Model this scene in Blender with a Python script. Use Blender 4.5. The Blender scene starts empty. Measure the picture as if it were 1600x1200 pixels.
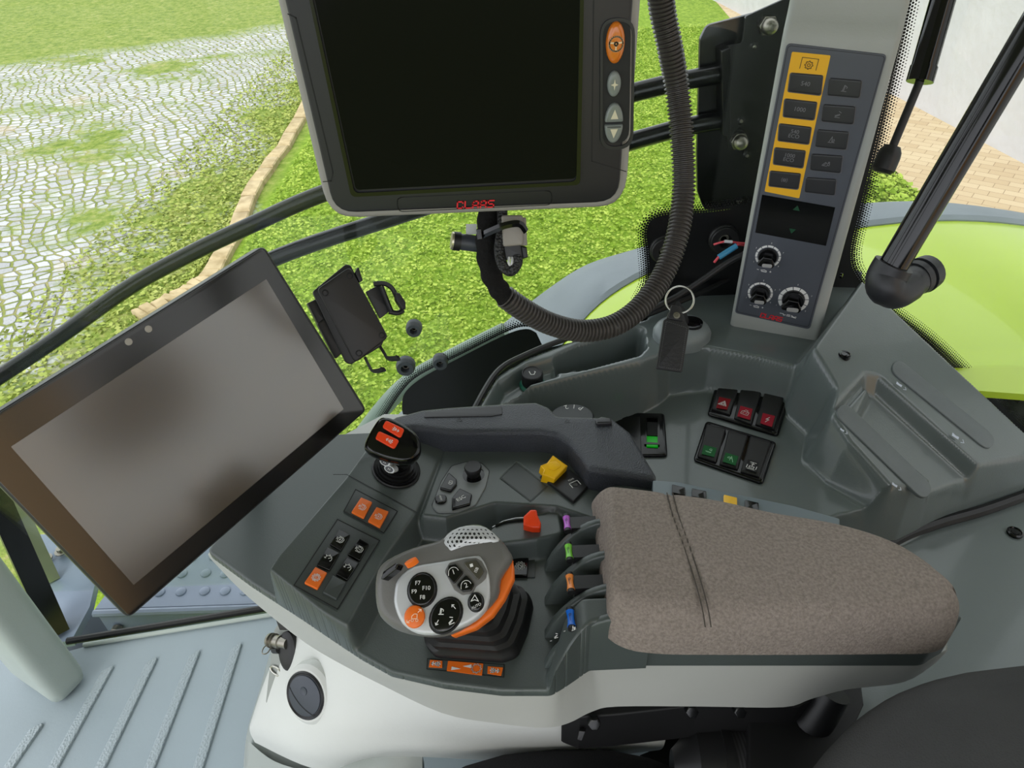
import bpy, bmesh, math, random
import numpy as np
from mathutils import Vector as V, Matrix
from mathutils.geometry import tessellate_polygon
random.seed(7)
SC=bpy.context.scene
COL=SC.collection
PI=math.pi
R=math.radians
# ---------------------------------------------------------------- camera
FPX=1109.0; CAMZ=1.2; CP=R(37.5); RO=R(2.47)
CL=V((0,0,CAMZ))
Fv=V((0,math.cos(CP),-math.sin(CP))); U0=V((0,math.sin(CP),math.cos(CP))); X0=V((1,0,0))
Rv=X0*math.cos(RO)-U0*math.sin(RO); Uv=U0*math.cos(RO)+X0*math.sin(RO)
cam=bpy.data.cameras.new('camera'); co=bpy.data.objects.new('camera',cam); COL.objects.link(co)
cam.sensor_width=36; cam.lens=FPX/1600*36; cam.clip_start=.01; cam.clip_end=200
co.matrix_world=Matrix(((Rv.x,Uv.x,-Fv.x,0),(Rv.y,Uv.y,-Fv.y,0),(Rv.z,Uv.z,-Fv.z,CAMZ),(0,0,0,1)))
SC.camera=co
def ray(px,py): return Fv+Rv*((px-800)/FPX)+Uv*((600-py)/FPX)
def W(px,py,z=None,y=None,x=None,d=None):
    """a point of the place seen from the driver's eye: which surface it lies on is given by its height, side or distance"""
    r=ray(px,py)
    if z is not None: t=(z-CAMZ)/r.z
    elif y is not None: t=y/r.y
    elif x is not None: t=x/r.x
    else: t=d
    return CL+r*t
class Fr:
    def __init__(s,o,ex,n):
        s.o=V(o); s.n=V(n).normalized(); ex=V(ex); s.ex=(ex-s.n*ex.dot(s.n)).normalized(); s.ey=s.n.cross(s.ex)
    def l(s,px,py,h=0):
        r=ray(px,py); t=(s.o+s.n*h-CL).dot(s.n)/r.dot(s.n); p=CL+r*t-s.o
        return (p.dot(s.ex),p.dot(s.ey))
    def w(s,a,b,h=0): return s.o+s.ex*a+s.ey*b+s.n*h
    def sub(s,a,b,h=0,ang=0):
        c,q=math.cos(ang),math.sin(ang)
        return Fr(s.w(a,b,h),s.ex*c+s.ey*q,s.n)
    def atpx(s,px,py,h=0,to=None):
        a,b=s.l(px,py,h); f=Fr(s.w(a,b,h),s.ex,s.n)
        if to: f=Fr(f.o,s.w(*s.l(*to,h),h)-f.o,s.n)
        return f
def PF(p0,n,a,b):
    """frame on the plane through p0 with normal n, x axis from pixel a to pixel b"""
    f=Fr(p0,(1,.01,0),n); A=f.w(*f.l(*a)); B=f.w(*f.l(*b))
    return Fr(A,B-A,n)
# ---------------------------------------------------------------- materials
def lin(c):
    o=[]
    for v in c[:3]:
        v=v/255.; o.append(v/12.92 if v<=.04045 else ((v+.055)/1.055)**2.4)
    return (*o,1)
MC={}
def mat(name,c,rough=.5,metal=0,spec=.5,bump=0,bs=300,bd=.0006,var=0,vs=20,c2=None,coat=0,ior=None,rvar=0,trans=0,emit=None,es=1,vor=False,detail=3):
    if name in MC: return MC[name]
    m=bpy.data.materials.new(name); m.use_nodes=True; nt=m.node_tree; b=nt.nodes['Principled BSDF']; L=nt.links
    b.inputs['Base Color'].default_value=lin(c); b.inputs['Roughness'].default_value=rough; b.inputs['Metallic'].default_value=metal
    b.inputs['Specular IOR Level'].default_value=spec; b.inputs['Coat Weight'].default_value=coat
    b.inputs['Coat Roughness'].default_value=.08
    if ior: b.inputs['IOR'].default_value=ior
    if trans: b.inputs['Transmission Weight'].default_value=trans
    if emit: b.inputs['Emission Color'].default_value=lin(emit); b.inputs['Emission Strength'].default_value=es
    tc=nt.nodes.new('ShaderNodeTexCoord')
    if var or c2:
        n=nt.nodes.new('ShaderNodeTexNoise'); n.inputs['Scale'].default_value=vs; n.inputs['Detail'].default_value=5; L.new(tc.outputs['Object'],n.inputs['Vector'])
        r=nt.nodes.new('ShaderNodeValToRGB'); L.new(n.outputs['Fac'],r.inputs['Fac'])
        a=lin(c); e=lin(c2) if c2 else tuple(min(1,v*(1+var)) for v in a[:3])+(1,); a2=a if c2 else tuple(v*(1-var) for v in a[:3])+(1,)
        r.color_ramp.elements[0].color=a2; r.color_ramp.elements[0].position=.35; r.color_ramp.elements[1].color=e; r.color_ramp.elements[1].position=.68
        L.new(r.outputs['Color'],b.inputs['Base Color'])
        if rvar:
            mm=nt.nodes.new('ShaderNodeMapRange'); mm.inputs['To Min'].default_value=max(.02,rough-rvar); mm.inputs['To Max'].default_value=rough+rvar
            L.new(n.outputs['Fac'],mm.inputs['Value']); L.new(mm.outputs['Result'],b.inputs['Roughness'])
    if bump:
        if vor: n=nt.nodes.new('ShaderNodeTexVoronoi'); n.inputs['Scale'].default_value=bs
        else: n=nt.nodes.new('ShaderNodeTexNoise'); n.inputs['Scale'].default_value=bs; n.inputs['Detail'].default_value=detail
        L.new(tc.outputs['Object'],n.inputs['Vector'])
        u=nt.nodes.new('ShaderNodeBump'); u.inputs['Strength'].default_value=bump; u.inputs['Distance'].default_value=bd
        L.new(n.outputs['Distance' if vor else 'Fac'],u.inputs['Height']); L.new(u.outputs['Normal'],b.inputs['Normal'])
    MC[name]=m; return m
# ---------------------------------------------------------------- objects
WP={}
def props(o,label=None,cat=None,group=None,kind=None):
    if label: o['label']=label
    if cat: o['category']=cat
    if group: o['group']=group
    if kind: o['kind']=kind
    return o
def thing(name,label,cat,loc=(0,0,0),group=None,kind=None):
    o=bpy.data.objects.new(name,None); COL.objects.link(o); o.location=loc; o.empty_display_size=.05; WP[o]=V(loc)
    return props(o,label,cat,group,kind)
def densify(pts,n,closed=False):
    """catmull-rom through vectors"""
    P=[V(p) for p in pts]; m=len(P); out=[]
    segs=m if closed else m-1
    for i in range(segs):
        if closed: a,b,c,d=P[(i-1)%m],P[i],P[(i+1)%m],P[(i+2)%m]
        else: a,b,c,d=P[max(i-1,0)],P[i],P[i+1],P[min(i+2,m-1)]
        for k in range(n):
            t=k/n; t2=t*t; t3=t2*t
            out.append(((b*2)+(c-a)*t+(a*2-b*5+c*4-d)*t2+(b*3-a-c*3+d)*t3)*.5)
    if not closed: out.append(P[-1].copy())
    return out
def area(p): return sum(p[i][0]*p[(i+1)%len(p)][1]-p[(i+1)%len(p)][0]*p[i][1] for i in range(len(p)))/2
def roundpoly(pts,r,n=5):
    p=[V((a[0],a[1])) for a in pts]
    if area(p)<0: p.reverse()
    m=len(p); out=[]
    for i in range(m):
        A,B,C=p[i-1],p[i],p[(i+1)%m]; u=A-B; v=C-B; lu,lv=u.length,v.length
        if lu<1e-9 or lv<1e-9: continue
        u/=lu; v/=lv; ang=math.acos(max(-1,min(1,u.dot(v))))
        if ang>PI-.06 or r<=0: out.append(B); continue
        d=min(r/math.tan(ang/2),lu*.48,lv*.48); a=B+u*d; c=B+v*d
        for k in range(n+1):
            t=k/n; out.append(a*((1-t)**2)+B*(2*t*(1-t))+c*(t*t))
    return out
def inset(p,d):
    m=len(p); out=[]
    for i in range(m):
        e1=(p[i]-p[i-1]); e2=(p[(i+1)%m]-p[i])
        if e1.length<1e-9: e1=e2
        if e2.length<1e-9: e2=e1
        e1=e1.normalized(); e2=e2.normalized(); n1=V((-e1.y,e1.x)); n2=V((-e2.y,e2.x)); n=n1+n2
        if n.length<1e-6: n=n1
        n.normalize(); out.append(p[i]+n*(d/max(.5,n.dot(n1))))
    return out
def ellipse(cx,cy,rx,ry,n=28,a=0):
    c,s=math.cos(a),math.sin(a)
    return [(cx+rx*math.cos(2*PI*k/n)*c-ry*math.sin(2*PI*k/n)*s, cy+rx*math.cos(2*PI*k/n)*s+ry*math.sin(2*PI*k/n)*c) for k in range(n)]
def rect(cx,cy,w,h,a=0):
    c,s=math.cos(a),math.sin(a)
    return [(cx+x*c-y*s,cy+x*s+y*c) for x,y in ((-w/2,-h/2),(w/2,-h/2),(w/2,h/2),(-w/2,h/2))]
class MB:
    def __init__(s): s.v=[]; s.f=[]; s.m=[]
    def add(s,vs,fs,mi=0):
        o=len(s.v); s.v+= [tuple(v) for v in vs]; s.f+=[tuple(i+o for i in f) for f in fs]; s.m+=[mi]*len(fs); return s
    def rings(s,rs,mi=0,cap0=True,cap1=True,closed=True):
        n=len(rs[0]); vs=[p for r in rs for p in r]; fs=[]
        for k in range(len(rs)-1):
            for i in range(n if closed else n-1):
                j=(i+1)%n; fs.append((k*n+i,k*n+j,(k+1)*n+j,(k+1)*n+i))
        for on,k in ((cap0,0),(cap1,len(rs)-1)):
            if not on: continue
            if n<=6: fs.append(tuple(k*n+i for i in range(n)))
            else: fs+= [tuple(k*n+i for i in t) for t in tessellate_polygon([[V(p) for p in rs[k]]])]
        return s.add(vs,fs,mi)
    def prism(s,fr,pts,h0,h1,r=0,bev=0,mi=0,px=True,seg=3,n=5,hp=None,dome=0):
        if px: pts=[fr.l(*p,hp if hp is not None else h1) for p in pts]
        p=roundpoly(pts,r,n); rs=[[fr.w(a.x,a.y,h0) for a in p]]
        if bev>0:
            rs.append([fr.w(a.x,a.y,h1-bev) for a in p])
            for k in range(1,seg+1):
                t=k/seg*PI/2; q=inset(p,bev*(1-math.cos(t))); rs.append([fr.w(a.x,a.y,h1-bev+bev*math.sin(t)) for a in q])
        else: rs.append([fr.w(a.x,a.y,h1) for a in p])
        if dome:
            q=inset(p,bev) if bev else p
            c=sum(q,V((0,0)))/len(q)
            for k in range(1,4):
                f=1-k/4; rs.append([fr.w(c.x+(a.x-c.x)*f,c.y+(a.y-c.y)*f,h1+dome*(1-f*f)) for a in q])
        return s.rings(rs,mi)
    def ringplate(s,fr,outer,inner,h0,h1,mi=0,px=True,r=0,r2=None):
        """plate with a hole; both outlines with equal corner count"""
        if px: outer=[fr.l(*p) for p in outer]; inner=[fr.l(*p) for p in inner]
        if area(outer)<0: outer=outer[::-1]
        if area(inner)<0: inner=inner[::-1]
        O=roundpoly(outer,r); I=roundpoly(inner,r if r2 is None else r2)
        assert len(O)==len(I)
        rs=[[fr.w(a.x,a.y,h0) for a in O],[fr.w(a.x,a.y,h1) for a in O],[fr.w(a.x,a.y,h1) for a in I],[fr.w(a.x,a.y,h0) for a in I]]
        return s.rings(rs,mi,False,False)
    def tube(s,pts,rad,seg=10,mi=0,cap=True,flat=1.0):
        P=[V(p) for p in pts]; n=len(P); rd=rad if hasattr(rad,'__len__') else [rad]*n
        t0=(P[1]-P[0]).normalized(); up=V((0,0,1)) if abs(t0.z)<.9 else V((1,0,0)); nx=(up-t0*up.dot(t0)).normalized(); rs=[]
        for i in range(n):
            t=(P[min(i+1,n-1)]-P[max(i-1,0)]).normalized(); nx=(nx-t*nx.dot(t)).normalized(); ny=t.cross(nx)
            rs.append([P[i]+(nx*math.cos(2*PI*k/seg)+ny*math.sin(2*PI*k/seg)*flat)*rd[i] for k in range(seg)])
        return s.rings(rs,mi,cap,cap)
    def lathe(s,fr,prof,n=28,mi=0,sx=1,sy=1,a=0,cap0=True,cap1=True):
        rs=[[fr.w(*p,h) for p in ellipse(0,0,max(r,1e-5)*sx,max(r,1e-5)*sy,n,a)] for r,h in prof]
        return s.rings(rs,mi,cap0,cap1)
    def box(s,fr,x0,x1,y0,y1,z0,z1,mi=0,bev=0):
        return s.prism(fr,[(x0,y0),(x1,y0),(x1,y1),(x0,y1)],z0,z1,0,bev,mi,px=False)
    def poly(s,fr,pts,h,mi=0,px=False):
        if px: pts=[fr.l(*p,h) for p in pts]
        if area(pts)<0: pts=pts[::-1]
        return s.add([fr.w(*p,h) for p in pts],[tuple(t) for t in tessellate_polygon([[V((p[0],p[1],0)) for p in pts]])],mi)
    def stroke(s,fr,lines,w,h=.0003,mi=0,sc=1,c=(0,0),a=0,shear=0,syq=None):
        """printed line drawing, flat on its surface"""
        ca,sa=math.cos(a),math.sin(a); syq=syq or sc
        for ln in lines:
            q=[]
            for (x,y) in ln:
                x=x*sc+y*sc*shear; y=y*syq; q.append(V((c[0]+x*ca-y*sa,c[1]+x*sa+y*ca)))
            for i in range(len(q)-1):
                d=q[i+1]-q[i]
                if d.length<1e-9: continue
                d.normalize(); e=V((-d.y,d.x))*(w/2); a0=q[i]-d*(w/2); b0=q[i+1]+d*(w/2)
                s.add([fr.w(*(a0-e),h),fr.w(*(b0-e),h),fr.w(*(b0+e),h),fr.w(*(a0+e),h)],[(0,1,2,3)],mi)
        return s
    def text(s,fr,txt,size,c=(0,0),a=0,h=.0003,mi=0,ext=0):
        cu=bpy.data.curves.new('t','FONT'); cu.body=txt; cu.size=size; cu.align_x='CENTER'; cu.align_y='CENTER'; cu.extrude=ext; cu.resolution_u=3
        o=bpy.data.objects.new('t',cu); me=o.to_mesh(); ca,sa=math.cos(a),math.sin(a)
        vs=[fr.w(c[0]+v.co.x*ca-v.co.y*sa,c[1]+v.co.x*sa+v.co.y*ca,h+v.co.z) for v in me.vertices]
        s.add(vs,[tuple(p.vertices) for p in me.polygons],mi); o.to_mesh_clear(); bpy.data.objects.remove(o); bpy.data.curves.remove(cu); return s
    def grid(s,rows,mi=0,thick=0,down=None):
        """rows of vectors, equal length; thick gives a solid sheet"""
        nv=len(rows); nu=len(rows[0]); vs=[p for r in rows for p in r]; fs=[(j*nu+i,j*nu+i+1,(j+1)*nu+i+1,(j+1)*nu+i) for j in range(nv-1) for i in range(nu-1)]
        if thick:
            D=V(down) if down else V((0,0,-1)); k=len(vs); vs=vs+[p+D*thick for p in vs]
            fs+=[tuple(i+k for i in f[::-1]) for f in fs]
            b=[(0*nu+i) for i in range(nu)]+[j*nu+nu-1 for j in range(1,nv)]+[(nv-1)*nu+i for i in range(nu-2,-1,-1)]+[j*nu for j in range(nv-2,0,-1)]
            for i in range(len(b)):
                a,c=b[i],b[(i+1)%len(b)]; fs.append((a,a+k,c+k,c))
        return s.add(vs,fs,mi)
    def ell(s,c,rx,ry,rz,mi=0,ax=None,nu=20,nv=12):
        A=ax or (V((1,0,0)),V((0,1,0)),V((0,0,1))); rs=[]
        for j in range(1,nv):
            t=PI*j/nv; rs.append([V(c)+A[0]*(rx*math.sin(t)*math.cos(2*PI*i/nu))+A[1]*(ry*math.sin(t)*math.sin(2*PI*i/nu))-A[2]*(rz*math.cos(t)) for i in range(nu)])
        return s.rings(rs,mi)
    def obj(s,name,mats,parent=None,label=None,cat=None,group=None,kind=None,sharp=38,smooth=True,sub=0):
        if not isinstance(mats,(list,tuple)): mats=[mats]
        if parent is None:
            a=np.array(s.v); lo=a.min(0); hi=a.max(0); org=V(((lo[0]+hi[0])/2,(lo[1]+hi[1])/2,lo[2]))
        else: org=WP[parent]
        me=bpy.data.meshes.new(name); me.from_pydata([(v[0]-org.x,v[1]-org.y,v[2]-org.z) for v in s.v],[],s.f); 
        for m in mats: me.materials.append(m)
        me.polygons.foreach_set('material_index',s.m)
        bm=bmesh.new(); bm.from_mesh(me); bmesh.ops.recalc_face_normals(bm,faces=bm.faces[:]) ; bm.to_mesh(me); bm.free()
        if smooth: me.shade_smooth(); me.set_sharp_from_angle(angle=R(sharp))
        me.update()
        o=bpy.data.objects.new(name,me); COL.objects.link(o); WP[o]=org
        if parent is None: o.location=org
        else: o.parent=parent
        if sub:
            q=o.modifiers.new('s','SUBSURF'); q.levels=sub; q.render_levels=sub
        return props(o,label,cat,group,kind)
def surf(rows,nu=6,nv=6):
    R1=[densify(r,nu) for r in rows]; cols=list(zip(*R1)); C2=[densify(c,nv) for c in cols]; return [list(r) for r in zip(*C2)]
# ---- shaped plastic: height field over the plan, built from plateaus and hollows
def sdist(X,Y,poly):
    d=np.full(X.shape,1e9); ins=np.zeros(X.shape,bool); m=len(poly)
    for i in range(m):
        ax,ay=poly[i]; bx,by=poly[(i+1)%m]; ex,ey=bx-ax,by-ay; L=ex*ex+ey*ey+1e-12
        t=np.clip(((X-ax)*ex+(Y-ay)*ey)/L,0,1); d=np.minimum(d,np.hypot(X-ax-t*ex,Y-ay-t*ey))
        c=((ay>Y)!=(by>Y)); 
        with np.errstate(divide='ignore',invalid='ignore'): xi=(bx-ax)*(Y-ay)/((by-ay) if by!=ay else 1e-12)+ax
        ins^=(c&(X<xi))
    return np.where(ins,d,-d)
def plan(pts,z): return [tuple(W(px,py,z=z)[:2]) for px,py in pts]
class HF:
    def __init__(s,x0,x1,y0,y1,st,z0):
        s.xs=np.arange(x0,x1+st/2,st); s.ys=np.arange(y0,y1+st/2,st); s.X,s.Y=np.meshgrid(s.xs,s.ys); s.Z=np.full(s.X.shape,float(z0))
    def put(s,poly,tgt,w,off=0,mode=None,r=0):
        if r: poly=[tuple(p) for p in roundpoly(poly,r)]
        sd=sdist(s.X,s.Y,poly)+off; t=np.clip(.5+sd/w,0,1); t=t*t*(3-2*t)
        T=tgt(s.X,s.Y) if callable(tgt) else tgt
        N=s.Z*(1-t)+T*t
        if mode=='max': N=np.maximum(N,s.Z)
        if mode=='min': N=np.minimum(N,s.Z)
        s.Z=N; return s
    def clip(s,poly,r=0,rnd=.0025,dz=.002):
        if r: poly=[tuple(p) for p in roundpoly(poly,r)]
        sd=sdist(s.X,s.Y,poly); st=s.xs[1]-s.xs[0]; s.K=sd>-st*.72
        t=np.clip(1-sd/rnd,0,1); s.Z=s.Z-dz*t*t
        js,is_=np.nonzero(s.K&(sd<st*.5)); P=poly; m=len(P)
        for j,i in zip(js,is_):
            x,y=s.X[j,i],s.Y[j,i]; best=9; q=(x,y)
            for k in range(m):
                ax,ay=P[k]; bx,by=P[(k+1)%m]; ex,ey=bx-ax,by-ay; t_=max(0,min(1,((x-ax)*ex+(y-ay)*ey)/(ex*ex+ey*ey+1e-12))); cx,cy=ax+t_*ex,ay+t_*ey; d=(x-cx)**2+(y-cy)**2
                if d<best: best=d; q=(cx,cy)
            s.X[j,i],s.Y[j,i]=q
        return s
    def mb(s,zmin,keep=None,zbot=None):
        ny,nx=s.Z.shape; K=s.Z>zmin
        if keep is not None: K&=keep
        F=K[:-1,:-1]&K[1:,:-1]&K[:-1,1:]&K[1:,1:]
        idx=-np.ones(s.Z.shape,int); used=np.zeros(s.Z.shape,bool)
        used[:-1,:-1]|=F; used[1:,:-1]|=F; used[:-1,1:]|=F; used[1:,1:]|=F
        idx[used]=np.arange(used.sum()); vs=np.stack([s.X[used],s.Y[used],s.Z[used]],1)
        js,is_=np.nonzero(F); fs=[(int(idx[j,i]),int(idx[j,i+1]),int(idx[j+1,i+1]),int(idx[j+1,i])) for j,i in zip(js,is_)]
        m=MB(); m.v=[tuple(map(float,v)) for v in vs]; m.f=fs; m.m=[0]*len(fs)
        if zbot is not None:
            cnt={}
            for f in fs:
                for k in range(4):
                    e=(f[k],f[(k+1)%4]); cnt[e]=1
            bd=[e for e in cnt if (e[1],e[0]) not in cnt]; mp={}
            for a,b in bd:
                for q in (a,b):
                    if q not in mp: mp[q]=len(m.v); m.v.append((m.v[q][0],m.v[q][1],zbot))
                m.f.append((a,mp[a],mp[b],b)); m.m.append(0)
        return m
# ---------------------------------------------------------------- shared materials
M=dict(
 dark=mat('dark_green_grey_plastic',(76,83,81),.32,bump=.25,bs=900,bd=.0004,var=.06,vs=9),
 panel=mat('charcoal_panel_plastic',(62,67,66),.4,bump=.2,bs=1100,bd=.0003),
 cons=mat('grey_green_console_plastic',(96,105,104),.3,bump=.35,bs=420,bd=.0004,var=.07,vs=6,coat=.5),
 consl=mat('worn_grey_console_plastic',(120,128,129),.4,bump=.35,bs=500,bd=.0005,var=.12,vs=7,rvar=.12),
 light=mat('light_grey_plastic',(176,177,172),.42,bump=.2,bs=500,bd=.0003,var=.04,vs=5),
 white=mat('off_white_plastic',(205,207,203),.5,bump=.35,bs=260,bd=.0006,var=.04,vs=6),
 pill=mat('pillar_grey_plastic',(160,163,158),.5,bump=.35,bs=420,bd=.0005,var=.04,vs=6),
 apill=mat('pale_green_grey_plastic',(160,170,164),.5,bump=.25,bs=420,bd=.0005,var=.05,vs=6),
 leather=mat('dark_blue_leather_grain',(50,53,59),.42,bump=.6,bs=800,bd=.0008,vor=True),
 fabric=mat('brown_grey_fabric',(150,139,131),.95,spec=.15,bump=.9,bs=620,bd=.0012,c2=(126,116,109),vs=420,detail=4),
 seatf=mat('dark_grey_seat_fabric',(70,70,70),.95,spec=.12,bump=.7,bs=700,bd=.001,var=.12,vs=12),
 seatc=mat('black_ribbed_seat_fabric',(34,34,36),.9,spec=.15,bump=.8,bs=500,bd=.001),
 black=mat('matt_black_plastic',(26,26,27),.42,bump=.15,bs=700,bd=.0003),
 gloss=mat('gloss_black_plastic',(9,9,10),.12),
 rubber=mat('black_rubber',(20,20,21),.5,bump=.2,bs=300,bd=.0005),
 bmetal=mat('black_painted_metal',(14,15,16),.25,bump=.15,bs=60,bd=.001),
 bez=mat('bezel_black_plastic',(30,30,33),.4,bump=.2,bs=900,bd=.0002),
 silver=mat('silver_grey_plastic',(196,198,200),.36,metal=.2,bump=.1,bs=900,bd=.0002),
 greyg=mat('mid_grey_grip_plastic',(104,103,100),.38,bump=.3,bs=900,bd=.0003),
 orange=mat('orange_plastic',(236,112,28),.4),
 red=mat('orange_red_plastic',(242,68,20),.38),
 yellow=mat('yellow_plastic',(240,186,12),.35),
 yel=mat('yellow_print',(236,178,20),.5),
 print=mat('white_print',(225,225,222),.5),
 gprint=mat('grey_print',(92,92,95),.5),
 redp=mat('red_print',(226,24,40),.5),
 blk=mat('black_print',(16,16,18),.5),
 slate=mat('slate_grey_panel_foil',(76,80,88),.5,bump=.15,bs=900,bd=.0002),
 chrome=mat('bright_metal',(200,198,190),.22,metal=1),
 steel=mat('dull_steel',(150,146,136),.35,metal=1,bump=.3,bs=300,bd=.0005),
 green=mat('green_lens',(0,150,20),.3,emit=(0,190,20),es=.12),
 dgreen=mat('dark_green_print',(8,92,40),.4),
 crim=mat('crimson_print',(160,24,44),.4),
 wine=mat('dark_red_print',(132,8,22),.4),
 slot=mat('black_recess',(8,9,9),.6),
)
# ---------------------------------------------------------------- the yard outside
GZ=-1.4
def nn(nt,t,**k):
    n=nt.nodes.new(t)
    for a,v in k.items(): setattr(n,a,v)
    return n
def yard():
    m=bpy.data.materials.new('cobbles_and_grass'); m.use_nodes=True; nt=m.node_tree; L=nt.links; b=nt.nodes['Principled BSDF']; b.inputs['Roughness'].default_value=.9; b.inputs['Specular IOR Level'].default_value=.2
    g=nn(nt,'ShaderNodeNewGeometry'); sp=nn(nt,'ShaderNodeSeparateXYZ'); L.new(g.outputs['Position'],sp.inputs[0])
    def noise(s,d=4,ro=.55):
        n=nn(nt,'ShaderNodeTexNoise'); n.inputs['Scale'].default_value=s; n.inputs['Detail'].default_value=d; n.inputs['Roughness'].default_value=ro; L.new(g.outputs['Position'],n.inputs['Vector']); return n.outputs['Fac']
    def mth(op,a,c=None,clamp=False):
        n=nn(nt,'ShaderNodeMath',operation=op,use_clamp=clamp)
        for i,v in enumerate((a,c)):
            if v is None: continue
            if isinstance(v,(int,float)): n.inputs[i].default_value=v
            else: L.new(v,n.inputs[i])
        return n.outputs[0]
    def ramp(f,stops):
        r=nn(nt,'ShaderNodeValToRGB'); L.new(f,r.inputs['Fac']); e=r.color_ramp.elements
        while len(e)<len(stops): e.new(.5)
        for q,(p,c) in zip(e,stops): q.position=p; q.color=lin(c)
        return r.outputs['Color']
    def mix(f,a,c):
        n=nn(nt,'ShaderNodeMix',data_type='RGBA'); L.new(f,n.inputs[0]); L.new(a,n.inputs[6]); L.new(c,n.inputs[7]); return n.outputs[2]
    mp=nn(nt,'ShaderNodeMapping'); L.new(g.outputs['Position'],mp.inputs['Vector']); mp.inputs['Rotation'].default_value=(0,0,R(-28))
    # gentle swirl so the setts run in arcs
    nz=nn(nt,'ShaderNodeTexNoise'); nz.inputs['Scale'].default_value=.5; L.new(g.outputs['Position'],nz.inputs['Vector'])
    va=nn(nt,'ShaderNodeVectorMath',operation='MULTIPLY_ADD'); L.new(nz.outputs['Color'],va.inputs[0]); va.inputs[1].default_value=(.8,.8,0); L.new(mp.outputs[0],va.inputs[2])
    vo=nn(nt,'ShaderNodeTexVoronoi',feature='DISTANCE_TO_EDGE'); vo.inputs['Scale'].default_value=9.0; vo.inputs['Randomness'].default_value=.5; L.new(va.outputs[0],vo.inputs['Vector'])
    vc=nn(nt,'ShaderNodeTexVoronoi',feature='F1'); vc.inputs['Scale'].default_value=9.0; vc.inputs['Randomness'].default_value=.5; L.new(va.outputs[0],vc.inputs['Vector'])
    sc=nn(nt,'ShaderNodeSeparateColor'); L.new(vc.outputs['Color'],sc.inputs[0])
    stone=ramp(sc.outputs[0],[(0,(168,168,171)),(.5,(184,184,188)),(1,(200,200,204))])
    edge=mth('SUBTRACT',vo.outputs['Distance'],mth('MULTIPLY',noise(14,3),.16)); joint=mth('MULTIPLY',mth('ADD',edge,.018),14,True)
    soil=ramp(noise(5,5),[(.3,(112,124,58)),(.5,(136,142,76)),(.7,(160,148,110))])
    paved=mix(joint,soil,stone)
    turf=ramp(noise(11,6,.7),[(.3,(84,106,38)),(.46,(116,136,56)),(.6,(144,154,80)),(.75,(170,158,118))])
    lush=ramp(noise(16,6,.7),[(.3,(84,116,26)),(.5,(120,150,44)),(.68,(156,178,74))])
    dirt=ramp(noise(30,4),[(.3,(168,150,122)),(.7,(205,190,165))])
    # how much turf covers the setts: patches, all turf towards the kerb and beyond the far edge
    x,y=sp.outputs['X'],sp.outputs['Y']
    tow=mth('MULTIPLY',mth('ADD',x,mth('ADD',mth('MULTIPLY',y,-.04),3.7)),.30,True)
    far=mth('MULTIPLY',mth('SUBTRACT',mth('ADD',y,mth('MULTIPLY',x,-.55)),mth('ADD',15.5,mth('MULTIPLY',noise(.9,3),1.5))),1.2,True)
    pat=mth('ADD',mth('ADD',mth('MULTIPLY',noise(.7,5,.65),1.0),mth('MULTIPLY',tow,.62)),mth('MULTIPLY',noise(7,3),.18))
    cover=mth('MAXIMUM',mth('MULTIPLY',mth('SUBTRACT',pat,.595),9,True),far)
    c1=mix(cover,paved,turf)
    lm=mth('MULTIPLY',mth('MULTIPLY',mth('ADD',x,mth('ADD',2.25,mth('MULTIPLY',noise(1.5,3),.1))),8,True),mth('GREATER_THAN',y,-1.0))
    c2=mix(lm,c1,lush)
    dm=mth('MULTIPLY',mth('SUBTRACT',noise(1.1,5,.6),.60),8,True)
    dm=mth('MULTIPLY',dm,mth('SUBTRACT',1,far)); dm=mth('MULTIPLY',dm,mth('LESS_THAN',x,-2.2))
    c3=mix(mth('MULTIPLY',dm,.6),c2,dirt)
    L.new(c3,b.inputs['Base Color'])
    bu=nn(nt,'ShaderNodeBump'); bu.inputs['Strength'].default_value=.8; bu.inputs['Distance'].default_value=.02; L.new(mth('ADD',mth('MULTIPLY',joint,mth('SUBTRACT',1,cover)),noise(40,4)),bu.inputs['Height']); L.new(bu.outputs[0],b.inputs['Normal'])
    return m
wf=Fr((0,0,0),(1,0,0),(0,0,1))
g=MB(); g.box(wf,-40,14,-30,45,GZ-.2,GZ); g.obj('ground',yard(),kind='structure')
# pavers beside the house
pm=bpy.data.materials.new('beige_herringbone_pavers'); pm.use_nodes=True; nt=pm.node_tree; b=nt.nodes['Principled BSDF']; b.inputs['Roughness'].default_value=.85
gm=nn(nt,'ShaderNodeNewGeometry'); mp=nn(nt,'ShaderNodeMapping'); mp.inputs['Rotation'].default_value=(0,0,R(40)); nt.links.new(gm.outputs['Position'],mp.inputs[0])
wv=nn(nt,'ShaderNodeTexWave',wave_type='BANDS',wave_profile='TRI'); wv.inputs['Scale'].default_value=2.2; wv.inputs['Distortion'].default_value=0
br=nn(nt,'ShaderNodeTexBrick'); br.inputs['Scale'].default_value=4.5; br.inputs['Mortar Size'].default_value=.012; br.inputs['Color1'].default_value=lin((202,182,150)); br.inputs['Color2'].default_value=lin((188,165,132)); br.inputs['Mortar'].default_value=lin((140,118,90)); br.inputs['Row Height'].default_value=.5; br.inputs['Brick Width'].default_value=.9
nt.links.new(mp.outputs[0],br.inputs['Vector']); nt.links.new(br.outputs['Color'],b.inputs['Base Color'])
g=MB(); g.prism(wf,[(3.1,-20),(3.25,5.2),(4.2,15),(4.2,44),(13.9,44),(13.9,-20)],GZ-.1,GZ+.006,px=False); g.obj('trim_1',pm,kind='structure')
wm=mat('white_rendered_wall',(204,203,207),.9,bump=.6,bs=7,bd=.02,var=.03,vs=3)
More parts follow.
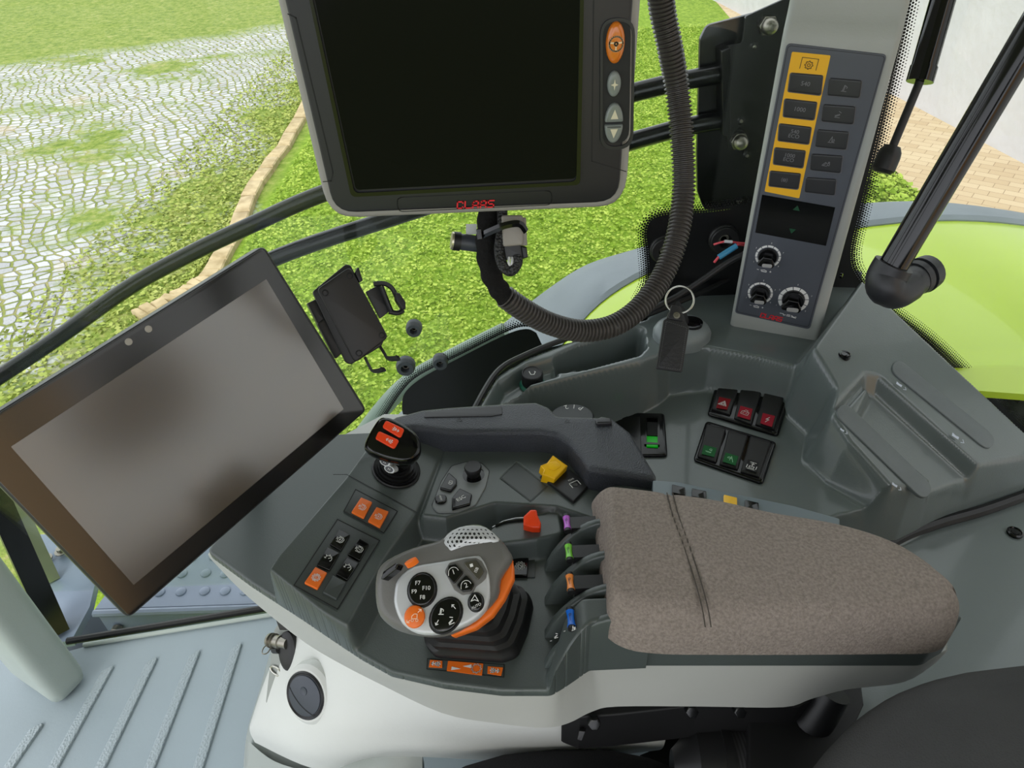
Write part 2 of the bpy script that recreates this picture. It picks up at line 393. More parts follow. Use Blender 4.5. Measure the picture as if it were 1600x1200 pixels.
wl=Fr((0,0,0),(1,0,0),(0,0,1)); g=MB(); A=V((4.95,6.0)); B=V((4.05,17)); g.rings([[V((A.x,A.y,GZ)),V((B.x,B.y,GZ)),V((B.x+3,B.y,GZ)),V((A.x+3,A.y,GZ))],[V((A.x,A.y,GZ+7)),V((B.x,B.y,GZ+7)),V((B.x+3,B.y,GZ+7)),V((A.x+3,A.y,GZ+7))]])
g.rings([[V((5.15,-4,GZ)),V((4.951,5.999,GZ)),V((8,5.999,GZ)),V((8,-4,GZ))],[V((5.15,-4,GZ+7)),V((4.951,5.999,GZ+7)),V((8,5.999,GZ+7)),V((8,-4,GZ+7))]])
g.obj('wall_outside',wm,kind='structure')
# kerb of long pale stones
km=mat('sandstone_kerb',(196,176,140),.9,bump=.8,bs=20,bd=.01,c2=(160,140,104),vs=9)
g=MB(); kp=[W(522,60,z=GZ),W(470,190,z=GZ),W(405,290,z=GZ),W(345,415,z=GZ),W(292,462,z=GZ),W(220,500,z=GZ)]
kq=densify(kp,5); sl=[q+V((random.uniform(-.02,.02),0,0)) for q in kq]
for i in range(len(sl)-1):
    a,b2=sl[i],sl[i+1]; d=(b2-a); a=a+d*.02; b2=b2-d*.02; n=V((-d.y,d.x,0)).normalized()*.07
    rr=[[a-n,b2-n,b2+n,a+n],]
    top=[p+V((0,0,.05+random.uniform(-.008,.008))) for p in rr[0]]; c=sum(top,V())/4; t2=[c+(p-c)*.86+V((0,0,.012)) for p in top]
    g.rings([rr[0],top,t2])
g.obj('kerb',km,label='long row of pale sandstone kerb stones between cobbles and bright green grass',cat='kerb')
# clover and grass leaves standing on the turf
def leaves(name,n,f,lab,m,sz=(.008,.02),hh=(.005,.05)):
    rng=random.Random(3); vs=[];fs=[]
    k=0; tries=0
    while k<n and tries<n*6:
        tries+=1; p=f(rng)
        if p is None: continue
        x,y=p; s=rng.uniform(*sz); h=rng.uniform(*hh); a=rng.uniform(0,2*PI); t=rng.uniform(.1,1.5); c=V((x,y,GZ+h))
        u=V((math.cos(a),math.sin(a),0))*s; v=V((-math.sin(a)*math.cos(t),math.cos(a)*math.cos(t),math.sin(t)))*s*.7
        o=len(vs); vs+=[c-u,c-v*.8,c+u,c+v]; fs.append((o,o+1,o+2,o+3)); k+=1
    g=MB(); g.add(vs,fs); return g.obj(name,m,label=lab,cat='grass',kind='stuff',smooth=False)
def fl(r):
    y=2.0+11*r.random()**1.5; x=-2.15+(5.35+.09*(y-5))*r.random()
    return (x,y)
lm=mat('clover_leaf_green',(126,156,46),.7,spec=.25,c2=(176,194,88),vs=6)
leaves('grass',130000,fl,'bright green clover and grass growing beside the tractor',lm)
def fl2(r):
    y=3+14*r.random()**1.3; x=-2.4-1.1*r.random()**2
    if r.random()<.35: return None
    return (x,y)
leaves('weeds',16000,fl2,'thin yellowish green weeds growing over cobbles left of the kerb',mat('weed_leaf',(140,156,70),.8,spec=.2,c2=(172,178,104),vs=5),sz=(.012,.026),hh=(.005,.035))
def fl3(r):
    y=5.3+1.0*r.random(); x=3.22+.3*r.random(); return (x,y)
leaves('weeds',2500,fl3,'green weeds at the edge of the beige pavers behind the pillar',lm,sz=(.015,.04),hh=(.02,.12))
# the ochre farmhouse standing behind the tractor, and its openings
hm=mat('ochre_house_wall',(222,178,120),.9,var=.05,vs=2)
hb=thing('farm_house','ochre farm house behind the tractor seen only as a reflection in the tablet','house',(9,-6,GZ))
g=MB(); g.box(wf,9,15,-16,3.0,GZ,10); g.obj('house_wall',hm,hb)
for y0 in (-3.9,-8.4):
    g=MB(); g.box(wf,8.9,9.02,y0,y0+1.2,GZ+.9,GZ+2.6); g.obj('shutter',mat('grey_shutter',(150,150,140),.6),hb)
# ---------------------------------------------------------------- rear fender
prof=densify([V((-.60,-.45,0)),V((-.36,-.10,0)),V((.08,.30,0)),V((.32,.41,0)),V((.84,.50,0)),V((1.25,.45,0)),V((1.7,.30,0)),V((2.1,-.02,0)),V((2.3,-.4,0))],8)
lime=bpy.data.materials.new('lime_gloss_paint'); lime.use_nodes=True; nt=lime.node_tree; b=nt.nodes['Principled BSDF']
b.inputs['Base Color'].default_value=lin((186,214,44)); b.inputs['Roughness'].default_value=.16; b.inputs['Coat Weight'].default_value=.6
fg=mat('grey_fender_flare_rubber',(128,136,142),.6,bump=.4,bs=160,bd=.001,var=.06,vs=8)
fd=thing('rear_fender','lime green rear fender with wide grey edge outside the glass','fender',(.7,1.2,-.3))
def ftop(y): 
    return .035-.02*((y-1.2)/.3)**2
yb=lambda x:1.375-.40*max(0,min(1,(.32-x)/.45))**1.3
rows=[]
for p in prof:
    r=[]
    for k in range(13):
        y0=.90-.09*max(0,min(1,(p.x-.55)/.3)); y=y0+(yb(p.x)-y0)*k/12; r.append(V((p.x,y,p.y+ftop(y)+.012*math.exp(-((y-1.12)/.02)**2*0+0)*(1 if .98<y<1.2 else 0)*0)))
    rows.append(r)
g=MB(); g.grid(rows,thick=.012); 
g.obj('fender_panel',lime,fd)
rows=[]
for p in prof:
    r=[]
    for t,dz in ((0,.003),(.06,.011),(.35,.008),(.7,.0),(.93,-.01),(1,-.03),(.99,-.055)):
        y=yb(p.x)+(1.555-yb(p.x))*t; r.append(V((p.x,y,p.y+ftop(yb(p.x))*(1-t)+.01*t+dz)))
    rows.append(r)
g=MB(); g.grid(rows,thick=.012); g.obj('fender_flare',fg,fd)
# big tyre below it
g=MB(); tf=Fr((.85,1.2,-.75),(1,0,0),(0,-1,0)); g.lathe(tf,[(.3,-.2),(.6,-.22),(.85,-.24),(.93,-.18),(.95,0),(.93,.18),(.85,.24),(.6,.22),(.3,.2)],48); 
for k in range(22):
    a=2*PI*k/22
    for sg in (-1,1):
        c=tf.w(math.cos(a)*.95,math.sin(a)*.95,sg*.1); lf=Fr(c,(-math.sin(a)*.9,sg*.5,math.cos(a)*.9),c-tf.w(0,0,sg*.1)); g.box(lf,-.14,.14,-.02,.02,-.04,.03)
g.obj('tractor_tyre',M['rubber'],label='large black tractor tyre under the lime green fender',cat='tyre')
# ---------------------------------------------------------------- guard rail and its bracket outside the window
gr=thing('guard_rail','black tubular guard rail with bolted black bracket plate outside the side window','guard rail',(0,1,.4))
up=[(-330,860,.86),(-190,740,.88),(-60,628,.90),(0,588,.93),(90,528,.96),(200,450,.98),(300,395,.99),(400,348,1.0),(490,308,1.0),(620,262,1.0),(800,200,1.0),(1000,142,1.0),(1140,112,1.0)]
g=MB(); P=densify([W(a,b_,y=c) for a,b_,c in up],5); g.tube(P,.0125,16); g.obj('rail',M['bmetal'],gr)
lo=[(60,640,.96),(200,540,.97),(330,455,.98),(440,399,.99),(620,338,1.0),(1000,217,1.0),(1140,186,1.0)]
g=MB(); P=densify([W(a,b_,y=c) for a,b_,c in lo],5); g.tube(P,.0125,16); g.obj('rail',M['bmetal'],gr)
# bracket plates
bp=Fr(W(1160,180,y=1.01),(1,.0,0),(0,-1,0.02))
g=MB(); g.prism(bp,[(1094,62),(1105,40),(1240,5),(1240,325),(1100,328),(1090,300),(1089,240)],-.008,0,.012,.001)
g.obj('backing_plate',M['bmetal'],gr)
bp2=Fr(W(1180,120,y=1.0),(1,0,0),(0,-1,.02))
g=MB(); g.prism(bp2,[(1165,26),(1245,-10),(1225,236),(1138,234),(1132,72),(1160,68)],0,.005,.004,.001)
g.prism(bp2,[(1128,80),(1142,75),(1142,215),(1130,212)],-.01,.022,.002,.001)
g.obj('bracket_plate',M['bmetal'],gr)
for (px,py) in ((1199,39),(1154,219)):
    f=bp2.atpx(px,py,.005); g=MB(); g.prism(f,[(.0125*math.cos(k*PI/3),.0125*math.sin(k*PI/3)) for k in range(6)],0,.008,0,.001,px=False); g.lathe(f,[(.0105,.008),(.0102,.013),(.008,.018),(.004,.0205),(.0005,.021)],20); g.obj('acorn_nut',M['steel'],gr)
for (px,py) in ((1177,72),(1157,188),(1166,242),(1152,314)):
    f=bp2.atpx(px,py,.003); g=MB(); g.lathe(f,[(.006,-.002),(.006,.002),(.004,.003)],16); g.lathe(f,[(.0025,.002),(.0022,.0055),(.0005,.006)],12,1); g.obj('screw',[M['bmetal'],M['steel']],gr)
# ---------------------------------------------------------------- the cab
fl_=mat('blue_grey_floor_mat',(140,153,160),.42,bump=.3,bs=220,bd=.0006,var=.05,vs=4)
g=MB()
fp=[W(-160,1020,z=0),W(60,1030,z=0),W(135,1010,z=0),W(452,958,z=0),V((.1,.60,0)),V((.75,.60,0)),V((.75,-.9,0)),V((-1.0,-.9,0)),V((-1.0,.55,0))]
def flat(pts,z0,z1): return [[V((p.x,p.y,z0)) for p in pts],[V((p.x,p.y,z1)) for p in pts]]
g.rings(flat(fp,-.03,0)); g.obj('floor',fl_,kind='structure')
rb=mat('grained_mat_rib',(146,158,164),.42,bump=1.0,bs=240,bd=.0016,vor=True)
ff=Fr((0,0,0),(1,0,0),(0,0,1))
ribs=[((197,1003),(40,1230)),((510,748),(232,1250)),((705,712),(445,1250)),((895,680),(670,1250)),((1080,648),(890,1250))]
for (a,c) in ribs:
    a=V((a[0]*.35,780+a[1]*.35)); c=V((c[0]*.35,780+c[1]*.35)); d=(c-a)
    c=a+d*1.5; A=ff.l(a.x-6,a.y); B=ff.l(c.x-6,c.y); A=V(A);B=V(B); e=(B-A).normalized(); n=V((-e.y,e.x))*.0085
    g=MB(); g.prism(ff,[tuple(A-n+e*.012),tuple(A+n-e*.004),tuple(B+n),tuple(B-n)],0,.006,.004,.002,px=False); g.obj('floor_rib',rb,label='raised grained rib on the blue-grey floor mat',cat='floor rib',group='raised ribs on the floor mat')
# sill edge and step outside
g=MB(); a=[W(128,1004,z=.012),W(452,952,z=.012)]; a2=[W(120,1012,z=.0),W(450,962,z=.0)]
g.tube([a[0]-V((0,0,.008)),a[1]-V((0,0,.008))],.0045,10); g.obj('trim_2',M['apill'],kind='structure')
g=MB(); g.tube([W(105,1002,z=.0),W(452,944,z=.0)],.007,8); g.obj('trim_3',M['rubber'],kind='structure')
stp=mat('blue_grey_painted_steel',(118,132,148),.35,bump=.3,bs=30,bd=.002,var=.07,vs=7)
st=thing('battery_box_step','blue-grey battery box outside the lower glass, with rows of round raised studs','step',(-.3,.7,-.25))
zt=-.05
T=[W(147,952,z=zt),W(425,943,z=zt),W(450,830,z=zt),W(300,822,z=zt),W(235,832,z=zt)]
g=MB(); r0=[V((p.x,p.y,zt-.3)) for p in T]; r1=[V((p.x,p.y,zt-.006)) for p in T]; c=sum(T,V())/5; r2=[c+(p-c)*.99 for p in T]; g.rings([r0,r1,r2]); g.obj('step_box',stp,st)
g=MB(); e0=T[0]+V((0,-.006,0)); e1=T[1]+V((0,-.006,0)); g.tube([e0+V((0,0,-.006)),e1+V((0,0,-.006))],.008,8); g.obj('step_edge',stp,st)
sf=Fr((0,0,zt),(1,0,0),(0,0,1))
for (px,py) in [(285,897),(322,896),(352,897),(283,925),(320,924),(352,924),(383,924),(250,926),(300,872),(335,870),(365,871)]:
    f=sf.atpx(px,py); g=MB(); g.lathe(f,[(.0115,-.001),(.0105,.003),(.007,.0055),(.0005,.0062)],20); g.obj('stud',stp,st)
ft=Fr(e0+V((.03,-.009,-.06)),(1,0,0),(0,-1,.05)); g=MB(); g.lathe(ft,[(.011,-.01),(.011,.002),(.007,.004),(.007,.01),(.0005,.011)],12); g.obj('bolt',M['steel'],st)
g=MB(); T_=[W(100,960,z=-.16),W(470,900,z=-.16),W(480,1010,z=-.16),W(80,1080,z=-.16)]; g.rings([[V((p.x,p.y,-.17)) for p in T_],T_]); g.obj('dark_gap_plate',mat('dark_gap_shade',(70,80,90),.5),st)  # dark plate added below the step, its colour standing in for shaded depth
# hinge plate left of the step
hp=thing('hinge_bracket','black and olive steel hinge bracket outside the glass beside the pale pillar','bracket',(-.75,.7,-.3))
g=MB(); zz=-.06
T=[W(48,835,z=zz),W(80,835,z=zz),W(150,905,z=zz),W(140,948,z=zz),W(112,1000,z=zz),W(60,1010,z=zz)]
g.rings([[V((p.x,p.y,zz-.02)) for p in T],T]); g.obj('base_plate',stp,hp)
g=MB(); P0=W(-10,700,z=.5); P1=W(98,965,z=-.05); g.tube([W(-20,745,z=.30),W(88,985,z=-.05)],.028,4); g.obj('black_post',M['bmetal'],hp)
g=MB(); g.tube([W(0,730,z=.2),W(82,905,z=-.06)],.018,4); g.obj('olive_post',mat('olive_grey_paint',(112,122,92),.5,var=.15,vs=9),hp)
for (px,py) in ((72,873),(96,862)):
    f=sf.atpx(px,py); g=MB(); g.lathe(f,[(.014,0),(.014,.003),(.008,.004),(.008,.012),(.0005,.013)],12); g.obj('bolt',M['steel'],hp)
# front pillar cover, bottom left
A=MB(); base=[W(137,1052,z=.02),W(88,1103,z=.02),W(15,1052,z=.02),W(70,1000,z=.02)]
bq=[p.copy() for p in base]
def rr(pts,z,sc,n=6):
    c=sum(pts,V())/len(pts); q=roundpoly([((p.x-c.x)*sc,(p.y-c.y)*sc) for p in pts],.02,n); return [V((c.x+a.x,c.y+a.y,z)) for a in q]
A.rings([rr(base,.004,.8),rr(base,.012,.93),rr(base,.035,1.0),rr(base,.5,1.0),rr(base,1.2,1.0),rr(base,1.9,1.0)])
A.obj('trim_4',M['apill'],kind='structure')
g=MB(); f=Fr(W(112,1000,z=.14),(1,0,0),(.9,-.4,0)); 
bs_=thing('bottom','x','x') if 0 else None
# ceiling, windscreen pillars and rear posts
g=MB(); g.box(wf,-1.15,.98,-1.0,1.05,1.78,1.84,bev=.01); g.obj('ceiling',mat('grey_roof_lining',(150,150,146),.9),kind='structure')
for i,(x,y) in enumerate(((-1.05,-.9),(.93,-.9),(.93,.85))):
    g=MB(); g.box(wf,x-.04,x+.04,y-.05,y+.05,0,1.79,bev=.01); g.obj(f'trim_{5+i}',M['pill'],kind='structure')
g=MB(); g.box(wf,.75,1.3,-.95,.86,-.03,.3); g.obj('wall_rear',M['consl'],kind='structure')
# ---------------------------------------------------------------- window panes
gl=bpy.data.materials.new('clear_window_glass'); gl.use_nodes=True; nt=gl.node_tree; nt.nodes.remove(nt.nodes['Principled BSDF']); o_=nt.nodes['Material Output']
tr=nn(nt,'ShaderNodeBsdfTransparent'); tr.inputs[0].default_value=(.95,.97,.955,1); gs=nn(nt,'ShaderNodeBsdfGlossy'); gs.inputs['Roughness'].default_value=.01
lw_=nn(nt,'ShaderNodeLayerWeight'); pw=nn(nt,'ShaderNodeMath',operation='POWER'); pw.inputs[1].default_value=4; nt.links.new(lw_.outputs['Facing'],pw.inputs[0]); fz=nn(nt,'ShaderNodeMath',operation='MULTIPLY_ADD'); fz.inputs[1].default_value=.55; fz.inputs[2].default_value=.02; nt.links.new(pw.outputs[0],fz.inputs[0]); mx=nn(nt,'ShaderNodeMixShader'); nt.links.new(fz.outputs[0],mx.inputs[0]); nt.links.new(tr.outputs[0],mx.inputs[1]); nt.links.new(gs.outputs[0],mx.inputs[2]); nt.links.new(mx.outputs[0],o_.inputs[0])
GY=.93
wA=thing('window_1',None,None,(-.3,GY,.9),kind='structure')
g=MB(); gf=Fr((0,GY,0),(1,0,0),(0,-1,0)); g.prism(gf,[(-1.02,.0),(.42,.0),(.42,1.78),(-1.02,1.78)],0,.004,px=False); g.obj('pane',gl,wA)
fritm=mat('black_frit_print',(8,9,10),.35)
def halftone(f,edge,width,step,n0=.46,mirror=1):
    """rows of round dots along an edge, shrinking away from it"""
    g=MB(); E=[V(p) for p in edge]; L=[0]
    for i in range(len(E)-1): L.append(L[-1]+(E[i+1]-E[i]).length)
    rows=int(width/step); tot=L[-1]
    for k in range(rows):
        rad=step*(n0*(1-k/rows)+.12); s=(k%2)*step/2
        while s<tot:
            i=max(j for j in range(len(L)-1) if L[j]<=s); e=(E[i+1]-E[i]).normalized(); p=E[i]+e*(s-L[i]); n=V((-e.y,e.x))*mirror; q=p+n*(k+.5)*step*.86
            g.add([f.w(*c,.0002) for c in ellipse(q.x,q.y,rad,rad,7)],[tuple(range(7))]); s+=step
    return g
def sm(pts,n=6): return [tuple(p)[:2] for p in densify([V((a,b,0)) for a,b in pts],n)]
fin=Fr((0,GY-.0045,0),(1,0,0),(0,-1,0))
lowe=sm([(628,640),(632,615),(660,590),(720,558),(790,523),(822,514),(838,520)])
band=[fin.l(*p) for p in lowe]+[fin.l(*p) for p in [(850,545),(960,520),(1000,500),(1012,520),(1000,560),(820,660),(640,690)]]
g=MB(); g.poly(fin,band,.0); 
b2=sm([(1000,470),(1014,440),(1013,395),(1010,362),(1020,342),(1050,334),(1110,331),(1175,322),(1240,318)])
g.poly(fin,[fin.l(*p) for p in b2]+[fin.l(*p) for p in [(1240,500),(1150,560),(1000,560),(940,510)]],.0)
g.obj('frit_band',fritm,wA)
g=halftone(fin,[fin.l(*p) for p in sm([(600,655),(628,612),(656,586),(720,554),(790,519),(822,510),(850,520),(880,528)])],.022,.0038,mirror=1); g.obj('frit_dots',fritm,wA,kind='stuff')
g=halftone(fin,[fin.l(*p) for p in b2],.022,.0038,mirror=1); g.obj('frit_dots',fritm,wA,kind='stuff')
# sill hose outside the window
g=MB(); g.tube(densify([W(530,730,y=1.0),W(590,648,y=1.0),(W(640,597,y=1.0)),W(705,560,y=1.0),W(790,518,y=1.0)],6),.016,14); g.obj('sill_tube',mat('pale_green_rubber_tube',(140,158,146),.3),label='pale grey-green tube curving along the window sill outside the glass',cat='tube')
# dark seal strip inside the sill
g=MB(); g.tube(densify([W(738,645,z=.645),W(776,582,z=.645),W(822,554,z=.645),W(900,524,z=.645),W(1005,494,z=.65),W(1100,455,z=.66),W(1150,430,z=.67)],6),.004,8); g.obj('trim_9',M['rubber'],kind='structure')
# right-hand pane, behind the pillar
wB=thing('window_2',None,None,(.8,.88,.9),kind='structure')
rf=Fr((.40,.955,0),(1,-.16,0),(-.16,-1,0)); g=MB(); g.prism(rf,[(0,.2),(.95,.2),(.95,1.78),(0,1.78)],0,.004,px=False); g.obj('pane',gl,wB)
ri=Fr(rf.w(0,0,.0045),rf.ex,rf.n)
ed=[(1424,-40),(1402,70),(1382,160),(1362,250),(1343,330),(1329,400),(1345,440),(1385,482),(1460,540),(1570,646),(1640,715)]
E_=[ri.l(*p) for p in sm(ed)]
g=MB(); g.poly(ri,E_+[ri.l(1640,800),ri.l(1300,520),ri.l(1250,440),ri.l(1380,-40)],0); g.obj('frit_band',fritm,wB)
g=halftone(ri,E_,.022,.0038,mirror=1); g.obj('frit_dots',fritm,wB,kind='stuff')
# three rubber bushes in holes of the glass, two large ones on the black band
def bush(px,py,r,lab,grp=None,c=M['rubber']):
    f=fin.atpx(px,py); t=thing('rubber_bush',lab,'rubber bush',f.o,grp)
    g=MB(); g.lathe(f,[(r*.98,-.006),(r,.0),(r*1.0,.004),(r*.92,.006),(r*.92,.009),(r*.86,.0105),(r*.46,.0105),(r*.42,.009),(r*.40,-.002)],28,cap1=True); g.obj('bush_ring',c,t)
    g=MB(); g.lathe(f,[(r*.38,.001),(r*.34,.003),(r*.2,.003),(r*.18,.001),(.0005,.001)],16); g.obj('screw_head',M['steel'],t)
bc=mat('grey_rubber',(66,72,76),.5)
bush(647,512,.0125,'small grey rubber bush in the glass, upper one right of the phone holder',c=bc)
bush(634,571,.0155,'largest grey rubber bush in the glass just below the phone holder',c=bc)
bush(688,564,.0125,'grey rubber bush in the glass above the curved black window seal',c=bc)
bush(1130,372,.022,'black round rubber bush on the black glass band beside the red wires',c=M['rubber'])
bush(1038,388,.022,'black round rubber bush on the black glass band behind the corrugated hose',c=M['rubber'])
# ---------------------------------------------------------------- sky and light
w=bpy.data.worlds.new('sky'); SC.world=w; w.use_nodes=True; nt=w.node_tree; bg=nt.nodes['Background']
tc=nn(nt,'ShaderNodeTexCoord'); sp=nn(nt,'ShaderNodeSeparateXYZ'); nt.links.new(tc.outputs['Generated'],sp.inputs[0])
rp=nn(nt,'ShaderNodeValToRGB'); nt.links.new(sp.outputs['Z'],rp.inputs[0]); rp.color_ramp.elements[0].color=(1.25,1.3,1.4,1); rp.color_ramp.elements[0].position=0; rp.color_ramp.elements[1].color=(.93,.96,1,1); rp.color_ramp.elements[1].position=.5
nt.links.new(rp.outputs[0],bg.inputs[0]); bg.inputs[1].default_value=1.0
sl=bpy.data.lights.new('sun','SUN'); so=bpy.data.objects.new('sun',sl); COL.objects.link(so); sl.energy=1.6; sl.angle=R(35); sl.color=(1,.96,.9); so.rotation_euler=(R(38),R(-12),0)
SC.view_settings.view_transform='Standard'; SC.view_settings.look='None'; SC.view_settings.exposure=.7; SC.view_settings.gamma=1; SC.view_settings.use_curve_mapping=False
# ---------------------------------------------------------------- print helpers
LOGO=dict(C=[[(1,.8),(1,1),(0,1),(0,0),(1,0),(1,.2)]],L=[[(0,1),(0,0),(1,0)]],A=[[(0,0),(0,.7),(.3,1),(1,1),(1,0)],[(0,.36),(1,.36)]],S=[[(1,1),(0,1),(0,.5),(1,.5),(1,0),(0,0)]])
def logo(g,f,w,h,c,a=0,mi=0,hh=.0004):
    cw=w/5.6; x=-w/2
    for ch in 'CLAAS':
        ls=[[(x+px*cw*.82+.12*h*(py-.5),(py-.5)*h) for px,py in l] for l in LOGO[ch]]
        g.stroke(f,ls,h*.2,hh,mi,1,c,a); x+=w/4.75
    return g
def circ(r,cx=0,cy=0,n=16,a0=0,a1=2*PI): return [(cx+r*math.cos(a0+(a1-a0)*k/n),cy+r*math.sin(a0+(a1-a0)*k/n)) for k in range(n+1)]
def gearl(r,t=8,cx=0,cy=0):
    o=[]
    for k in range(t):
        for q,rr_ in ((-.28,.78),(-.18,1),(.18,1),(.28,.78)):
            a=2*PI*(k+q)/t; o.append((cx+r*rr_*math.cos(a),cy+r*rr_*math.sin(a)))
    return [o+[o[0]]]
IC=dict(
 warn=[[(-.9,-.7),(.9,-.7),(0,.85),(-.9,-.7)],[(-.45,-.4),(.45,-.4),(0,.35),(-.45,-.4)]],
 bolt=[[(.2,.9),(-.35,0),(.25,.1),(-.2,-.9)],[(.1,.7),(-.2,.05),(.3,.02),(-.1,-.6)]],
 batt=[[(-.8,.3),(.8,.3),(.8,-.7),(-.8,-.7),(-.8,.3)],[(-.5,.3),(-.5,.5),(-.25,.5),(-.25,.3)],[(.25,.3),(.25,.5),(.5,.5),(.5,.3)],[(-.5,-.2),(-.2,-.2)],[(.2,-.2),(.5,-.2)],[(-.3,.85),(.3,.85)]],
 pto=[[(-.9,-.5),(-.9,.7),(.9,.7),(.9,-.5)]]+gearl(.45,8,0,-.05)+[circ(.16,0,-.05,8)],
 gear=gearl(.9,10)+[circ(.5,0,0,12)],
 gauge=[circ(.75,0,0,12,-.6,PI*1.1),[(0,0),(.4,.45)],[(-.95,-.1),(-.55,-.1)],[(-.2,1),(-.1,.65)],[(-.9,.6),(-.6,.4)]],
 engine=[circ(.55,0,0,14)]+[[(-.8,-.3),(-.8,.3)],[(-.5,.75),(.4,.75)],[(-.5,-.75),(.5,-.75),(.85,-.35),(.85,.35),(.4,.75)],[(-.8,0),(-.55,0)]],
 plus=[[(-.25,0),(.25,0)],[(0,-.25),(0,.25)]], minus=[[(-.25,0),(.25,0)]],
 tracR=[[(-.9,0),(-.1,0)],[(-.75,.45),(-.4,.45)],[(-.75,-.45),(-.4,-.45)],[(-.57,.45),(-.57,-.45)],[(-.2,.3),(.05,.3)],[(-.2,-.3),(.05,-.3)],[(-.1,.3),(-.1,-.3)],[(.1,0),(.9,0)],[(.55,.35),(.9,0),(.55,-.35)]],
 wheel=[circ(.85,0,0,22),circ(.2,0,0,8),[(-.8,.15),(-.15,.1)],[(.8,.15),(.15,.1)],[(0,-.8),(0,-.2)]],
 star=[[(0,.9),(.2,.2),(.9,0),(.2,-.2),(0,-.9),(-.2,-.2),(-.9,0),(-.2,.2),(0,.9)]],
 hitch=[[(-.6,-.8),(.6,-.8)],[(-.3,-.6),(-.1,.7),(.1,.6),(0,-.5),(-.3,-.6)],[(.2,.6),(.6,.3),(.55,0)]],
 hitchd=[[(-.7,-.8),(.5,-.8)],[(-.7,-.4),(.3,.1),(.4,-.1),(-.6,-.6)],[(0,.8),(.6,.5)]],
 plough=[[(-.8,-.8),(.1,-.8)],[(-.6,-.7),(-.1,.8),(.1,-.6)],[(.3,.1),(.3,-.7),(.8,-.7)],[(.5,.2),(.7,-.2),(.5,-.5)]],
 lock=[[(-.9,-.7),(.3,-.7)],[(-.9,-.5),(-.2,.3),(.1,.1),(-.6,-.6)],[(.4,.1),(.9,.1),(.9,-.5),(.4,-.5),(.4,.1)],[(.5,.1),(.5,.5),(.8,.5),(.8,.1)]],
 brake=[circ(.42,0,0,12),circ(.8,0,0,8,-.8,.8),circ(.8,0,0,8,PI-.8,PI+.8),[(-.2,.1),(.2,.1),(.2,-.15),(-.2,-.15),(-.2,.1)]],
 turnR=[circ(.7,0,-.2,10,.3,PI-.2),[(.5,.5),(.75,0),(.3,.1)],[(-.8,-.6),(.8,-.6)]],
 arrow=[[(0,-.8),(0,.8)],[(-.45,.3),(0,.8),(.45,.3)]],
 tractor=[[(-.5,.8),(.5,.8)],[(0,.8),(0,-.2)],[(-.25,.4),(.25,.4)],[(-.4,-.2),(.4,-.2),(.4,-.6),(-.4,-.6),(-.4,-.2)],[(-.8,0),(-.8,-.7)],[(.8,0),(.8,-.7)],[(-.6,-.9),(.6,-.9)]],
 beacon=[[(-.7,-.3),(.5,-.3)],[(-.7,-.3),(-.3,-.5),(.5,-.5)],circ(.25,.2,.5,8),circ(.12,.4,.2,6)],
 fan=[[(0,.8),(.7,-.8)],[(0,.8),(-.1,-.5)],[(-.7,.1),(.2,.1)],circ(.25,-.4,.3,7)],
 slider=[[(-.9,0),(-.2,.3),(-.2,-.3),(-.9,0)]],
 truck=[[(-.3,-.3),(.4,-.3),(.4,.3),(.0,.3),(-.3,0),(-.3,-.3)],circ(.16,-.2,-.5,8),circ(.16,.4,-.5,8),[(.5,.5),(.9,.9)],[(.6,.9),(.9,.9),(.9,.6)],[(-.5,-.5),(-.9,-.8)],[(-.9,-.5),(-.9,-.8),(-.6,-.8)]],
)
def icon(g,f,name,s,c=(0,0),a=0,w=None,h=.0004,mi=0): return g.stroke(f,IC[name],w or s*.16,h,mi,s,c,a)
# ================================================================ main terminal
mf=PF((0,.47,0),(0,-1,0),(560,341),(930,326))
tm=thing('terminal_screen','large black cab terminal in a light grey rim, switched off, with an orange steering button','terminal',mf.w(*mf.l(740,330)))
sh=[(397,-150),(513,344),(978,324),(1013,-150)]
g=MB(); p=[mf.l(*q) for q in sh]; 
rimm=mat('terminal_rim_grey',(150,147,142),.45)
g.prism(mf,[(409,-150),(516,343),(975,324),(1000,-150)],-.04,-.014,.018,.004); g.prism(mf,sh,-.020,.0,.022,.004); g.obj('housing_rim',rimm,tm)
g=MB(); g.prism(mf,[(410,-148),(522,334),(967,316),(1000,-148)],-.002,.005,.016,.002); g.obj('front_bezel',M['bez'],tm)
g=MB(); O=[(460,-130),(551,302),(905,283),(913,-130)]; I=[(466,-124),(556,296),(899,278),(907,-124)]
g.ringplate(mf,O,I,.004,.0068,r=.004); g.obj('screen_frame',M['gloss'],tm)
scm=mat('dark_display_glass',(9,9,14),.1,spec=.12)
g=MB(); g.prism(mf,[(465,-125),(556,297),(900,279),(908,-125)],.003,.0056,.003); g.obj('display_glass',scm,tm)
# engraved lines of the bezel panels
g=MB()
def outl(g,f,pts,w,h,mi=0,r=0,px=True,closed=True):
    q=[f.l(*p,h) for p in pts] if px else pts
    if r: q=[tuple(a) for a in roundpoly(q,r)]
    if closed: q=q+[q[0]]
    return g.stroke(f,[q],w,h,mi)
outl(g,mf,[(620,309),(622,331),(862,320),(862,298)],.0006,.0053,r=.004)
outl(g,mf,[(450,22),(462,28),(520,270),(517,283),(505,284)],.0006,.0053,closed=False)
outl(g,mf,[(928,-20),(925,252),(978,268)],.0006,.0053,closed=False)
g.obj('seam_line',M['slot'],tm)
g=MB(); logo(g,mf,mf.l(772,313)[0]-mf.l(715,313)[0],.0047,mf.l(743.5,314.5),0,0,.0055); g.obj('maker_logo',M['redp'],tm)
g=MB(); g.ringplate(mf,[(936,25),(936,230),(987,228),(990,25)],[(940,30),(940,225),(983,223),(986,30)],.0045,.0062,r=.01); g.obj('button_surround',M['bez'],tm)
